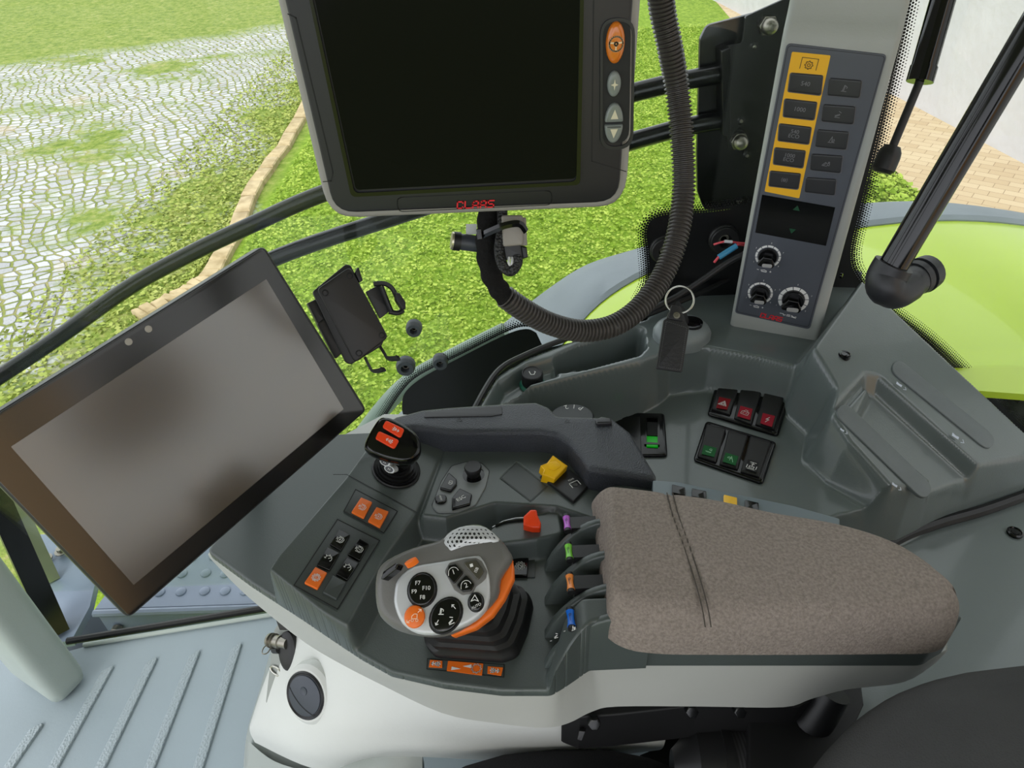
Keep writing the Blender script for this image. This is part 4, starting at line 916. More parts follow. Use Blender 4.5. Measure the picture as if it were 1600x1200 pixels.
for fi,m_,ic,q,ex in BT:
    q=[c2(*p) for p in q]; g=MB(); g.prism(bf,q,.0,.0036,.001,.0008); nm='button_%s'%{'orange_plastic':'orange','gloss_black_plastic':'black'}.get(m_.name,'blank')
    # each button is a part of the armrest: its print sits on it
    o=g.obj('tile_button',m_,ar,label='orange tile button' if m_ is M['orange'] else None)
    if ic:
        cx=sum(a for a,_ in q)/4; cy=sum(b for _,b in q)/4; f=bf.atpx(cx,cy,.0037); g=MB(); icon(g,f,ic,.0040,w=.00045,h=.0001,c=(0,0))
        if ex in IC: icon(g,f,ex,.0040,w=.00045,h=.0001)
        elif ex=='auto': g.text(f,'AUTO',.0026,(0,0),PI/2,.0001)
        g.obj('button_symbol',M['print'],o)
# ---- navigation cluster on the deck
DZ=.690; df=Fr((0,0,DZ),(1,0,0),(0,0,1)); c1=lambda x,y:(540+x*.3125,620+y*.3125)
nc=thing('navigation_cluster','grey keypad cluster with round dial and ESC key on the armrest deck','keypad',df.w(*df.l(715,765)))
NQ=[(430,545),(460,578),(560,575),(650,540),(700,450),(720,370),(680,330),(600,325),(530,345),(480,420)]
g=MB(); g.prism(df,[c1(*p) for p in NQ],-.002,.0016,.006,.0008); g.obj('cluster_plate',mat('cluster_grey',(112,116,116),.35),nc)
g=MB(); outl(g,df,[c1(*p) for p in NQ],.0007,.0004,r=.006); g.obj('edge_gap',M['slot'],nc)
for nm,q,tx in (('window_key',[(515,375),(555,410),(555,435),(525,470),(470,455)],'w'),('escape_key',[(570,455),(632,485),(622,535),(530,560),(530,505)],'ESC')):
    q=[c1(*p) for p in q]; g=MB(); g.prism(df,q,.001,.0045,.0014,.0012); o=g.obj(nm,M['gloss'],nc); cx=sum(a for a,_ in q)/5; cy=sum(b for _,b in q)/5; f=df.atpx(cx,cy,.0046); g=MB()
    if tx=='w': g.stroke(f,[[(-.002,-.0015),(.0012,-.0028),(.0024,.0012),(-.0008,.0026),(-.002,-.0015)],[(-.0014,.0004),(.0016,-.0008)]],.0005,.0001)
    else: g.text(f,tx,.0058,(0,0),R(35),.0001)
    g.obj('key_print',M['print'],o)
f=df.atpx(*c1(477,517),.0015); g=MB(); g.lathe(f,[(.0058,-.002),(.0058,.0022),(.005,.003)],24); o=g.obj('round_key',M['gloss'],nc); g=MB(); g.text(f,'MENU',.0026,(0,0),R(-70),.0031); g.obj('key_print',M['print'],o)
f=df.atpx(*c1(640,392),.001); g=MB(); g.lathe(f,[(.0112,-.001),(.0112,.0008),(.0098,.001)],28); g.obj('dial_recess',M['gloss'],nc)
g=MB(); g.lathe(f,[(.0062,0),(.0068,.003),(.0082,.0075),(.0088,.011),(.008,.0125),(.006,.0122),(.0005,.0118)],28); g.obj('rotary_dial',M['rubber'],nc)
# label field
g=MB(); outl(g,df,[c1(*p) for p in [(853,328),(1008,448),(925,522),(775,405)]],.0006,.0005); g.prism(df,[c1(*p) for p in [(853,332),(1003,448),(925,518),(780,405)]],-.0016,.0001,.0,.0); g.obj('label_field',M['panel'],ar)
# yellow power take-off switch
ys=thing('yellow_rocker_switch','black rocker switch with a raised yellow locking cap and power take-off symbol','switch',df.w(*df.l(880,750)))
g=MB(); g.prism(df,[c1(*p) for p in [(972,392),(1120,362),(1222,435),(1140,522)]],-.003,.004,.001,.001); g.obj('switch_body',M['black'],ys)
f=PF(W(868,728,z=.705),V((.12,-.25,.95)),c1(977,345),c1(1110,345)); 
g=MB(); g.prism(f,[c1(*p) for p in [(1037,290),(1112,343),(1046,412),(1010,396),(984,388),(992,362),(974,342),(1008,328)]],-.014,.0,.0006,.0015); g.prism(f,[c1(*p) for p in [(1010,330),(1050,318),(1080,345),(1045,368),(1015,360)]],0,.0006,.002,.0004); g.obj('yellow_cap',M['yellow'],ys)
f=rise_(df,.0042); f=Fr(f.w(*f.l(*c1(1148,438))),f.w(*f.l(*c1(1190,415)))-f.w(*f.l(*c1(1110,450))),f.n)
g=MB(); icon(g,f,'pto',.0052,w=.0007,h=.0002); g.text(f,'REAR',.0028,(0,.0075),0,.0002); g.obj('switch_print',M['print'],ys)
# orange slider in its arc
sl_=thing('orange_slider','small orange-red slider knob in a curved slot right of the joystick grille','slider',W(832,812,z=.684))
s2=Fr((0,0,.6835),(1,0,0),(0,0,1)); g=MB(); P=[s2.w(*s2.l(*c1(*p),.0),.0) for p in [(750,648),(790,632),(840,622),(900,618)]]; g.tube(densify(P,5),.0022,8,flat=.5); g.obj('slot_seal',M['gloss'],sl_)
g=MB(); outl(g,s2,[c1(*p) for p in [(735,650),(790,620),(850,605),(905,602)]],.0008,.0004,closed=False); g.obj('slot_rim',M['silver'],sl_)
g=MB(); f=PF(W(832,808,z=.698),V((0,-.35,.94)),(817,820),(845,822)); q=[c1(*p) for p in [(888,640),(890,595),(925,562),(955,562),(960,590),(978,630),(975,655),(935,655)]]; g.prism(f,q,-.014,.0,.002,.002); g.obj('slider_knob',M['red'],sl_)
# ---- neutral key on the well floor
WF=Fr((0,0,.6617),(1,0,0),(0,0,1))
g=MB(); g.prism(WF,[(797,868),(836,868),(836,902),(797,902)],-.001,.001,.001,.0003); nk=g.obj('key_field',M['panel'],ar)
g=MB(); g.prism(WF,[(802,871),(826,871),(824,899),(800,899)],0,.004,.001,.001); g.obj('neutral_key',M['gloss'],nk)
g=MB(); f=WF.atpx(813,884,.0041); icon(g,f,'gear',.0052,w=.0007,h=.0001); g.text(f,'N',.006,(0,0),0,.0001); g.obj('neutral_symbol',M['print'],nk)
# ---- orange labels in front of the boot
LBL=[([(672,1031),(691,1032.5),(691,1043),(670,1042)],'tracL'),([(700,1032.5),(755,1037),(753,1055),(698,1048)],'mid'),([(762,1041),(786,1043),(783,1055.6),(761.6,1052)],'tracR')]
g=MB(); outl(g,WF,[(668,1029),(788,1038.6),(787,1058),(667,1045)],.0006,.0003); g.obj('label_outline',M['slot'],ar)
for q,k in LBL:
    g=MB(); g.prism(WF,q,0,.0006,.0004,.0); o=g.obj('orange_label',M['orange'],ar,label='orange label with white symbols'); cx=sum(a for a,_ in q)/4; cy=sum(b for _,b in q)/4
    f=WF.atpx(cx,cy,.0008,to=(cx+20,cy+1.6)); g=MB()
    if k=='mid':
        g.poly(f,[(-.011,.0),(-.011,-.0032),(-.003,-.0014)],.0001); g.poly(f,[(-.002,.001),(.005,.0032),(.005,.0)],.0001); g.stroke(f,gearl(.0042,9,.0095,0),.0006,.0001); 
    else:
        s=1 if k=='tracR' else -1; g.stroke(f,[[(s*x,y) for x,y in l] for l in IC['tracR']],.0009,.0001,0,.0040)
    g.obj('label_print',M['print'],o)
# ---- four lever slots: guard fins and coloured levers
FY=[(.418,891,818),(.3825,938,866),(.3495,992,918),(.3205,1035,974)]
for k,(fy,y0,y1) in enumerate(FY):
    if k==3: fy=.322
    fx0=W(851,y0,y=fy).x; fx1=.10; topc=[]
    for i in range(13):
        t=i/12; x=fx0+(fx1-fx0)*t; z=.664+.061*math.sin(min(1,t*1.5)*PI/2)**.75; topc.append((x,z))
    th=.0072; rs=[]
    for x,z in topc:
        rs.append([V((x,fy-th/2,.655)),V((x,fy-th/2,z-.0025)),V((x,fy-th/2+.0007,z-.0008)),V((x,fy-th/2+.0018,z)),V((x,fy+th/2-.0018,z)),V((x,fy+th/2-.0007,z-.0008)),V((x,fy+th/2,z-.0025)),V((x,fy+th/2,.655))])
    g=MB(); g.rings(rs); g.obj('guard_fin',M['dark'],ar,sharp=60)
LV=[('purple',(186,96,206),886,818,.434),('green',(124,206,66),889,863,.398),('orange',(240,142,62),891,911,.364),('blue',(18,104,210),892,967,.3325)]
slab='finger lever with %s cap in the %s of the four armrest slots'
lp=mat('lever_print',(60,60,66),.5)
for k,(cn,cc,px,py,yy) in enumerate(LV):
    p=W(px,py,z=.716); t=thing('finger_lever',slab%(cn,('rearmost','second','third','front')[k]),'lever',p,'coloured finger levers in the armrest slots')
    cm=mat(cn+'_lever_cap',cc,.3,coat=.3); yf=p.y; g=MB(); n=9; ln=.0068
    g.tube([V((p.x,p.y+ln*(-1+2*i/(n-1)),p.z)) for i in range(n)],[.0034-.0007*math.sin(PI*i/(n-1)) for i in range(n)],16); g.obj('lever_cap',cm,t)
    g=MB(); 
    for s in (-1,1): g.tube([V((p.x,p.y+s*ln*.98,p.z)),V((p.x,p.y+s*(ln+.0028),p.z))],.0031,12)
    a=V((p.x+.003,p.y,p.z-.001)); g.rings([[V((a.x+dx,a.y+sy*ln,a.z+sz)) for sy,sz in ((-.95,-.02),(.95,-.02),(.95,.002),(-.95,.002))] for dx in (0,.012,.026)]); g.obj('lever_arm',M['black'],t)
    g=MB(); tp=Fr(V((p.x-.0006,p.y,p.z+.0029)),(0,1,0),(-.2,0,1)); g.stroke(tp,[[(-.003,0),(.001,.0006)],circ(.0009,.002,0,8)],.0004,.0002); g.obj('lever_print',lp,t)
# printed symbols along the front fin
g=MB(); 
for i,(px,py) in enumerate(((863,1003),(871,995),(884,988),(898,983))):
    p=W(px,py,z=.70+.02*i/3); f=Fr(p+V((-.001,-.001,.003)),(.8,.05,.3),(-.35,-.1,.9)); icon(g,f,('minus','hitchd','minus','plough')[i],.0022,w=.0004,h=.0002)
g.obj('fin_print',M['print'],ar)
# ================================================================ small drive joystick
sj=thing('hand_throttle_lever','small black joystick with two orange-red buttons on the front corner of the armrest','joystick',bf.w(*bf.l(618,738)))
f=bf.atpx(619,735,.0); g=MB(); g.lathe(f,[(.0245,-.001),(.0245,.002),(.0235,.003),(.021,.002),(.0215,.0045),(.0185,.0035),(.019,.0075),(.016,.0065),(.0165,.0105),(.0135,.0095),(.0125,.016),(.010,.018)],36,sx=1.0,sy=.95); g.obj('rubber_boot',M['rubber'],sj)
hp_=W(612,687,z=.772); hf=PF(hp_,V((.12,-.42,.9)),(586,685),(616,701.5))
b3=f.w(0,0,.012); 
g=MB(); g.tube([b3,hp_-hf.n*.012],[.0125,.0115],20); g.obj('stalk',M['gloss'],sj)
ho=[(590,655),(604,651),(622,657),(652,678),(658,702),(650,716),(634,722),(604,717),(574,704),(570,690)]
g=MB(); rs=[]
Pn=[V(hf.l(*p)) for p in ho]
if area(Pn)<0: Pn.reverse()
Pn=[V(p[:2]) for p in densify([V((p.x,p.y,0)) for p in Pn],5,closed=True)]; cc=sum(Pn,V((0,0)))/len(Pn)
for sc_,hh in ((.55,-.018),(.82,-.0165),(.96,-.012),(1,-.006),(.985,-.002),(.93,.0006),(.84,.0016),(.6,.002)): rs.append([hf.w(cc.x+(p.x-cc.x)*sc_,cc.y+(p.y-cc.y)*sc_,hh) for p in Pn])
g.rings(rs); g.obj('lever_head',M['gloss'],sj,sharp=60)
for q,s in (([(603,656),(632,670),(626,684.5),(597,667)],1),([(591.5,672.5),(624,687.5),(616,701.5),(586,685)],-1)):
    g=MB(); g.prism(hf,q,.0,.0036,.0025,.001); o=g.obj('direction_button',M['red'],sj,label='orange-red direction button'); cx=sum(a for a,_ in q)/4+4; cy=sum(b for _,b in q)/4+2; f=hf.atpx(cx,cy,.0037); g=MB(); g.stroke(f,[[(s*x,y) for x,y in l] for l in IC['tracR']],.0005,.0001,0,.0036); g.obj('direction_symbol',M['print'],o)
for (px,py,tx) in ((602,722,'F3'),(609,733,'F4')):
    p=W(px,py,z=.750-(py-722)*.0006); f=Fr(p-V((0,0,0)),(1,-.25,-.25),(-.35,-.75,.5)); g=MB(); g.prism(f,ellipse(0,0,.0058,.0036,20),-.006,.001,0,.0006,px=False); o=g.obj('function_button',M['silver'],sj); g=MB(); g.prism(f,ellipse(0,0,.0042,.0025,18),.0009,.0012,0,0,px=False,mi=0); g.text(f,tx,.003,(0,0),0,.0013,mi=1); g.obj('button_inlay',[M['gloss'],M['print']],o)
# throttle scale print
g=MB()
f=bf.atpx(657,683,.001); g.poly(f,[(-.006,-.0006),(0,-.0012),(0,.0006)],.0003); g.text(f,'N',.003,(.006,0),0,.0003); f=bf.atpx(567,716,.001); g.stroke(f,[[(-.001,-.004),(.001,.0)],[(.003,.003),(.004,.006)]],.0008,.0003); outl(g,f,[(-.004,-.006),(-.001,-.007),(.008,.008),(.005,.009)],.0003,.0003,px=False); g.obj('scale_print',M['gprint'],ar)
# ================================================================ main multi-function joystick
mj=thing('multifunction_joystick','large grey and silver multifunction joystick with orange flank, grille top and black bellows','joystick',W(750,980,z=.661))
jn=V((-.02,-.50,.86)); jp=CL+ray(690,925)*.50; jf=PF(jp,jn,(640,925),(740,925))
c3=lambda x,y:(560+x*.2625,780+y*.2625)
body=[(105,540),(120,430),(180,365),(330,295),(490,250),(560,190),(680,155),(760,168),(840,235),(900,310),(916,372),(850,480),(830,590),(700,725),(560,805),(420,822),(250,788),(150,720),(115,650)]
g=MB(); Pn=[V(jf.l(*c3(*p),-.010)) for p in body]
if area(Pn)<0: Pn.reverse()
Pn=[V(p[:2]) for p in densify([V((p.x,p.y,0)) for p in Pn],3,closed=True)]; cc=sum(Pn,V((0,0)))/len(Pn); rs=[]
for sc_,hh in ((.45,-.044),(.70,-.038),(.90,-.026),(.98,-.017),(1,-.010),(.985,-.005),(.94,-.001),(.86,.001),(.5,.0015)): rs.append([jf.w(cc.x+(p.x-cc.x)*sc_,cc.y+(p.y-cc.y)*sc_,hh) for p in Pn])
g.rings(rs); g.obj('grip_shell',M['greyg'],mj,sharp=70)
og=[(916,350),(925,400),(927,470),(870,595),(800,695),(700,772),(560,822),(545,800),(700,715),(815,590),(840,480),(900,372)]
g=MB(); g.prism(jf,[c3(*p) for p in og],-.030,-.012,.002,.0025,hp=-.014); g.obj('orange_flank',M['orange'],mj)
fc=[(235,475),(330,400),(500,368),(690,335),(735,350),(770,420),(785,520),(775,620),(720,700),(620,760),(480,805),(350,800),(260,740),(215,640),(212,560)]
Pf=[V((*jf.l(*c3(*p),.002),0)) for p in fc]; Pf=[tuple(p[:2]) for p in densify(Pf,3,closed=True)]
g=MB(); g.prism(jf,Pf,-.008,.0035,0,.003,px=False); g.obj('silver_face',M['silver'],mj)
# ribbed grille
gq=[(500,262),(530,210),(600,168),(680,157),(760,170),(838,236),(800,262),(640,290),(545,325),(520,300)]
g=MB(); Gp=[V((*jf.l(*c3(*p),.0),0)) for p in gq]; Gp=[tuple(p[:2]) for p in densify(Gp,2,closed=True)]
g.prism(jf,Gp,-.010,.0010,0,.001,px=False,dome=.003); gg=g.obj('grille_dome',M['silver'],mj)
from mathutils.geometry import intersect_point_tri_2d
def inpoly(x,y,P):
    c=False; n=len(P)
    for i in range(n):
        a,b=P[i],P[i-1]
        if (a[1]>y)!=(b[1]>y) and x<(b[0]-a[0])*(y-a[1])/(b[1]-a[1])+a[0]: c=not c
    return c
g=MB(); Gi=[tuple(p) for p in inset([V(p) for p in (Gp if area(Gp)>0 else Gp[::-1])],.0018)]
gc=sum((V(p) for p in Gp),V((0,0)))/len(Gp); st_=.0031; r_=0
xs=[p[0] for p in Gp]; ys=[p[1] for p in Gp]; y=min(ys)
while y<max(ys):
    x=min(xs)+(r_%2)*st_/2
    while x<max(xs):
        if inpoly(x,y,Gi):
            # height of the dome here
            k=0.0
            for t in range(1,41):
                f_=t/40
                if inpoly(gc.x+(x-gc.x)/f_,gc.y+(y-gc.y)/f_,Gi): k=f_; break
            hz=.0010+.003*(1-k*k)+.0002
            g.add([jf.w(x+.00112*math.cos(PI/6+i*PI/3),y+.00112*math.sin(PI/6+i*PI/3),hz) for i in range(6)],[tuple(range(6))])
        x+=st_
    y+=st_*.87; r_+=1
g.obj('grille_holes',M['slot'],gg,kind='stuff')
# buttons
def jb(name,px,py,rx,ry,ang,m_,hh=.0036,top=.0032,dome=.001):
    f=jf.atpx(*c3(px,py),hh); a=rx*.2625*.50/1109*.98; b=ry*.2625*.5/1109*1.04
    g=MB(); g.prism(f,ellipse(0,0,a*1.1,b*1.1,28,ang),-.001,.0006,0,.0003,px=False); g.prism(f,ellipse(0,0,a,b,28,ang),-.001,top,0,.0014,px=False,dome=dome,mi=1)
    return g.obj(name,[M['slot'] if m_ is not M['orange'] else M['silver'],m_],mj),Fr(f.w(0,0,top+dome*.8),f.ex,f.n),a,b
o,f,a,b=jb('function_dial',380,540,84,90,0,M['gloss'],dome=.0005); g=MB()
for t,x,y in (('F7',-.0028,.0042),('F10',.0034,.0008),('F9',-.005,-.0016),('F8',.001,-.0054)): g.text(f,t,.0040,(x,y),.05,.0002)
g.obj('dial_print',M['print'],o)
o,f,a,b=jb('orange_round_button',337,700,62,62,0,M['orange']); g=MB(); icon(g,f,'truck',.0052,w=.0005,h=.0003); g.obj('button_symbol',mat('pale_orange_print',(255,214,180),.5),o)
o,f,a,b=jb('hitch_rocker',522,692,84,100,R(-38),M['gloss'],dome=.001); g=MB()
for n_,x,y,s,r0 in (('arrow',.0055,.0055,.0022,-PI/4+PI/2),('arrow',-.0055,-.0050,.0022,PI*.85),('hitch',-.003,.0025,.0026,0),('hitchd',.004,-.0035,.0028,.4)): icon(g,f,n_,s,(x,y),r0,w=.0005,h=.0002)
g.obj('rocker_print',M['print'],o)
o,f,a,b=jb('auto_button',700,614,46,50,0,M['gloss'],dome=.0006); g=MB(); g.stroke(f,[[(-.0026,-.0008),(.0,.0034),(.0026,-.0008),(0,.0002),(-.0026,-.0008)]],.0005,.0002,c=(-.0006,.0012)); g.text(f,'AUTO',.0026,(.0006,-.0028),.45,.0002); g.obj('button_print',M['print'],o)
# framed trio of keys top right of the face
g=MB(); tq=[(512,430),(540,378),(640,352),(700,348),(735,368),(768,430),(760,470),(735,495),(700,520),(680,560),(620,572),(570,540)]
g.prism(jf,[c3(*p) for p in tq],.002,.0046,.003,.0006); g.obj('key_frame',M['greyg'],mj)
tt=jf.n
for nm,q,tx,m_ in (('key_one',[(535,392),(578,384),(626,438),(568,506),(524,452)],'1',M['gloss']),('key_two',[(640,448),(692,508),(672,544),(622,552),(580,514)],'2',M['gloss']),('lock_key',[(618,376),(700,362),(748,430),(712,484)],'ISB',mat('olive_clear_key',(70,68,58),.15))):
    q=[c3(*p) for p in q]; g=MB(); g.prism(jf,q,.003,.0066,.0015,.0008); o=g.obj(nm,m_,mj); cx=sum(p[0] for p in q)/len(q); cy=sum(p[1] for p in q)/len(q); f=jf.atpx(cx,cy,.0067); g=MB()
    if tx!='ISB': g.text(f,tx,.0048,(0,0),.35,.0002); g.stroke(f,[circ(.0036,0,-.0002,8,.1,PI-.1),[(-.004,-.001),(-.0036,.0004)]],.0004,.0002,a=.35)
    else: g.text(f,tx,.0030,(.001,-.001),R(65),.0002); g.poly(f,rect(-.0026,.0022,.0022,.0022,.3),.0002)
    g.obj('key_print',M['print'],o)
# side rocker and small orange button on the upper left flank
f=Fr(W(642,877,d=.497),(1,.35,.1),(-.3,.0,.95)); g=MB(); g.prism(f,ellipse(0,0,.0046,.0016,20),-.004,.0012,0,.0006,px=False); g.obj('flank_button',M['orange'],mj)
f=PF(CL+ray(608,893)*.497,V((-.5,-.35,.8)),(594,905),(622,880)); g=MB(); g.prism(f,[(594,905),(598,893),(618,879),(622,881),(618,889),(598,905)],-.005,.0012,.001,.001); g.obj('flank_rocker',M['gloss'],mj)
# bellows boot
tz=[(.661,1.0),(.670,1.0),(.672,.93),(.682,.95),(.684,.84),(.695,.86),(.697,.74),(.708,.75),(.710,.62),(.722,.62),(.724,.50),(.745,.46)]
bb=[tuple(W(*c3(*p),z=.6615)[:2]) for p in [(398,820),(412,890),(460,945),(860,975),(950,945),(1010,800),(1045,640),(1010,570),(900,560),(420,740)]]
Bp_=roundpoly(bb,.012,5); cb_=sum(Bp_,V((0,0)))/len(Bp_); tpc=jf.w(cc.x+.004,cc.y,-.035)
g=MB(); rs=[]
for i,(z,s) in enumerate(tz):
    t=(z-.661)/(.745-.661); t2=t**1.3; cx=cb_.x*(1-t2)+tpc.x*t2; cy=cb_.y*(1-t2)+tpc.y*t2; rs.append([V((cx+(p.x-cb_.x)*s,cy+(p.y-cb_.y)*s,z)) for p in Bp_])
g.rings(rs); g.obj('bellows_boot',M['rubber'],mj,sharp=60)
# ================================================================ side console under the window
A1=W(1345,430,y=.86); A2=W(1600,690,z=.574); A3=W(1320,690,z=.632)
nP=(A2-A1).cross(A3-A1); nP.normalize(); nP=nP if nP.z>0 else -nP
T1=lambda x,y: A1.z-(nP.x*(x-A1.x)+nP.y*(y-A1.y))/nP.z
S0=W(1160,670,z=.568)
T0=lambda x,y: S0.z+.16*(x-S0.x)+.12*(y-S0.y)
h=HF(-.12,.92,.27,1.0,.0022,.40)
# general shelf
h.put(plan([(735,656),(776,588),(824,560),(903,530),(1008,500),(1080,462),(1150,434),(1180,395)],.645)+planP([(1345,425),(1348,432),(1600,690),(1680,770)],T1)+[(.90,.50),(.90,.24),(.27,.24),(.25,.36),(.02,.50),(-.1,.52)],T0,.008)
# raised ledge along the window
h.put(plan([(700,680),(805,627),(826,609),(915,586),(1002,566),(1030,556),(1048,545),(1110,545),(1190,560),(1262,580),(1300,600),(1330,560),(1350,425),(1180,395),(1150,434),(1080,462),(1010,496),(1008,500),(903,530),(824,560),(776,588),(735,650)],.64),.642,.012,off=.003)
# block with the grab tray
h.put(planP([(1350,420),(1262,540),(1300,600),(1293,645),(1322,690),(1427,803),(1502,786),(1546,744),(1620,712),(1700,760),(1345,430)],T1),T1,.022,off=.002,r=.01)
T1t=lambda x,y:T1(x,y)-.024
h.put(planP([(1352,583),(1300,640),(1338,652),(1502,790),(1549,744),(1375,588)],T1),T1t,.012,off=-.003,mode='min',r=.008)
h.put(planP([(1306,640),(1352,590),(1366,600),(1342,650)],T1),lambda x,y:T1(x,y)-.010,.008,off=-.002)
# rear deck
h.put([tuple(W(px,py,z=z)[:2]) for px,py,z in [(1180,880,.5),(1392,850,.5),(1470,812,.5),(1640,752,.5)]]+[(1.0,.6),(1.0,.2),(.25,.2)],.50,.012,mode='min')
# open tray between ledge and window
h.put(plan([(872,583),(912,578),(996,556),(1007,545),(1002,512),(905,541),(868,558)],.64),.585,.008,r=.006)
h.put(plan([(760,640),(806,618),(826,600),(868,588),(868,560),(826,572),(782,600)],.64),.622,.012)
g=h.mb(.45); sc_=g.obj('side_console',M['cons'],label='grey-green moulded side console under the window, with ledge, open tray and grab tray',cat='console',sharp=70)
# ignition dome, screws and the two grip inlays
igf=Fr(W(1066,516,z=.652),(1,0,0),(0,-.05,1))
g=MB(); g.lathe(igf,[(.040,-.015),(.040,-.002),(.037,.004),(.030,.010),(.020,.012),(.0005,.012)],36,sy=.85); g.obj('ignition_boss',M['consl'],sc_)
t1f=PF(A1,nP,(1408,585),(1540,688))
for q in ((1397,571,1549,695,.0175),(1312,640,1450,771,.0165)):
    a=V(t1f.l(q[0]+8,q[1]+7)); b=V(t1f.l(q[2]-10,q[3]-8)); d=(b-a).normalized(); n=V((-d.y,d.x))*q[4]*.85
    g=MB(); g.prism(t1f,[tuple(a-n-d*.01),tuple(b-n+d*.01),tuple(b+n+d*.01),tuple(a+n-d*.01)],-.002,.0022,.016,.0012,px=False,n=8); g.obj('grip_inlay',mat('worn_grey_inlay',(96,103,104),.42,bump=.3,bs=400,var=.08,vs=20),sc_)
g=MB()
for (px,py,s) in ((1405,601,.006),(1493,682,.007),(1316,672,.004),(1398,758,.005)):
    f=t1f.atpx(px,py,.0035); g.poly(f,[(s*math.cos(k*.9)*(.6+.4*math.sin(k*2.3)),s*math.sin(k*.9)*(.6+.4*math.cos(k*1.7))) for k in range(7)],.0002); 
    outl(g,f,[(s*1.2,-s*.4),(s*1.7,0),(s*1.3,s*.5)],.0008,.0002,px=False,closed=False)
g.obj('chipped_paint_marks',mat('pale_scuff',(188,196,210),.6),sc_)
def screw(px,py,z,r=.008,nrm=(0,0,1)):
    f=Fr(W(px,py,z=z),(1,0,0),nrm); g=MB(); g.lathe(f,[(r,-.004),(r,.0012),(r*.8,.002),(r*.72,.0006),(r*.5,.0006),(r*.45,.0014),(.0003,.0014)],22); g.obj('screw',M['gloss'],sc_)
screw(1319,554,float(T1(*W(1319,554,z=.67)[:2]))+.001); screw(1586,832,.502,.009); screw(1452,905,.502,.007)
g=MB(); g.tube(densify([W(x,y,z=.505) for x,y in [(1386,852),(1420,834),(1470,816),(1540,796),(1640,760)]],5),.007,8); g.obj('joint_seal',M['rubber'],sc_)
# ---- switch panels
T0n=V((-.16,-.12,1)).normalized()
sp0=V((S0.x,S0.y,S0.z)); swf=PF(sp0,T0n,(1124,620),(1142,624)); swf=PF(sp0,T0n,(1124,578),(1238,610))
c7=lambda x,y:(960+x*.2,560+y*.2)
def swpanel(name,lab,outline,rock):
    o=[c7(*p) for p in outline]; t=thing(name,lab,'switch panel',swf.w(*swf.l(*o[0])))
    g=MB(); g.prism(swf,o,-.004,.005,.006,.0025); g.obj('panel_frame',M['gloss'],t)
    g=MB(); cx=sum(a for a,_ in o)/4; cy=sum(b for _,b in o)/4; outl(g,swf,[(cx+(a-cx)*.92,cy+(b-cy)*.90) for a,b in o],.0008,.0052,r=.003); g.obj('frame_line',M['bez'],t)
    for q,pq,col,ic in rock:
        q=[c7(*p) for p in q]; cx=sum(a for a,_ in q)/4; cy=sum(b for _,b in q)/4
        # rocker: wedge, upper half sunk, lower half raised
        l=[V(swf.l(*p,.006)) for p in q]; g=MB(); A,B,C,D=l
        if ic=='x': pass
        sec=[(0,.0105),(.12,.011),(.5,.0065),(.9,.010),(1,.008)]; rs=[]
        for s,hh in sec:
            a=A.lerp(D,s); b=B.lerp(C,s); rs.append([swf.w(a.x,a.y,.002),swf.w(a.x,a.y,hh-.001),swf.w(*a.lerp(b,.05),hh),swf.w(*a.lerp(b,.95),hh),swf.w(b.x,b.y,hh-.001),swf.w(b.x,b.y,.002)])
        g.rings(rs); r=g.obj('rocker_switch',M['black'],t,sharp=30)
        if pq:
            p=[c7(*a) for a in pq]; 
            cxx=sum(a for a,_ in p)/4; cyy=sum(b for _,b in p)/4
            # face of the raised half
            mA=A.lerp(D,.5);mB=B.lerp(C,.5);eA=A.lerp(D,.9);eB=B.lerp(C,.9)
            P0=swf.w(mA.x,mA.y,.0065);P1=swf.w(mB.x,mB.y,.0065);P2=swf.w(eA.x,eA.y,.010); nf=(P1-P0).cross(P2-P0); nf=nf if nf.z>0 else -nf
            ff_=Fr(P0+nf.normalized()*.0003,P1-P0,nf); g=MB(); g.prism(ff_,p,-.0002,.0002,.0); 
            g.obj('symbol_field',col,r)
            f=ff_.atpx(cxx,cyy,.0003); g=MB(); icon(g,f,ic,.0060 if ic!='tractor' else .0072,w=.0009 if ic in('warn','bolt','tractor') else .0006,h=.0002); g.obj('switch_symbol',M['print'] if col is not M['dgreen'] else mat('pale_green_print',(170,225,185),.5),r)
swpanel('rocker_switch_panel','black panel of three rocker switches with red symbols: warning triangle, battery and lightning bolt',[(820,90),(1390,250),(1280,600),(725,430)],
 [([(835,150),(985,190),(900,445),(760,400)],[(820,300),(910,320),(880,400),(795,385)],M['wine'],'warn'),([(1000,190),(1160,240),(1070,520),(935,470)],[(985,370),(1080,395),(1060,480),(960,450)],M['crim'],'batt'),([(1180,250),(1330,290),(1250,560),(1100,520)],[(1160,425),(1255,450),(1230,535),(1140,505)],M['crim'],'bolt')])
swpanel('rocker_switch_panel','black panel of three rocker switches, two with green symbols and one with a white tractor',[(715,480),(1270,650),(1160,975),(615,785)],
 [([(720,530),(870,570),(790,815),(650,770)],[(700,675),(800,700),(780,770),(680,745)],M['dgreen'],'beacon'),([(890,580),(1040,620),(960,870),(820,830)],[(870,735),(970,765),(945,835),(845,805)],M['dgreen'],'fan'),([(1060,625),(1220,670),(1130,930),(985,890)],[(1040,790),(1130,810),(1110,890),(1025,865)],M['black'],'tractor')])
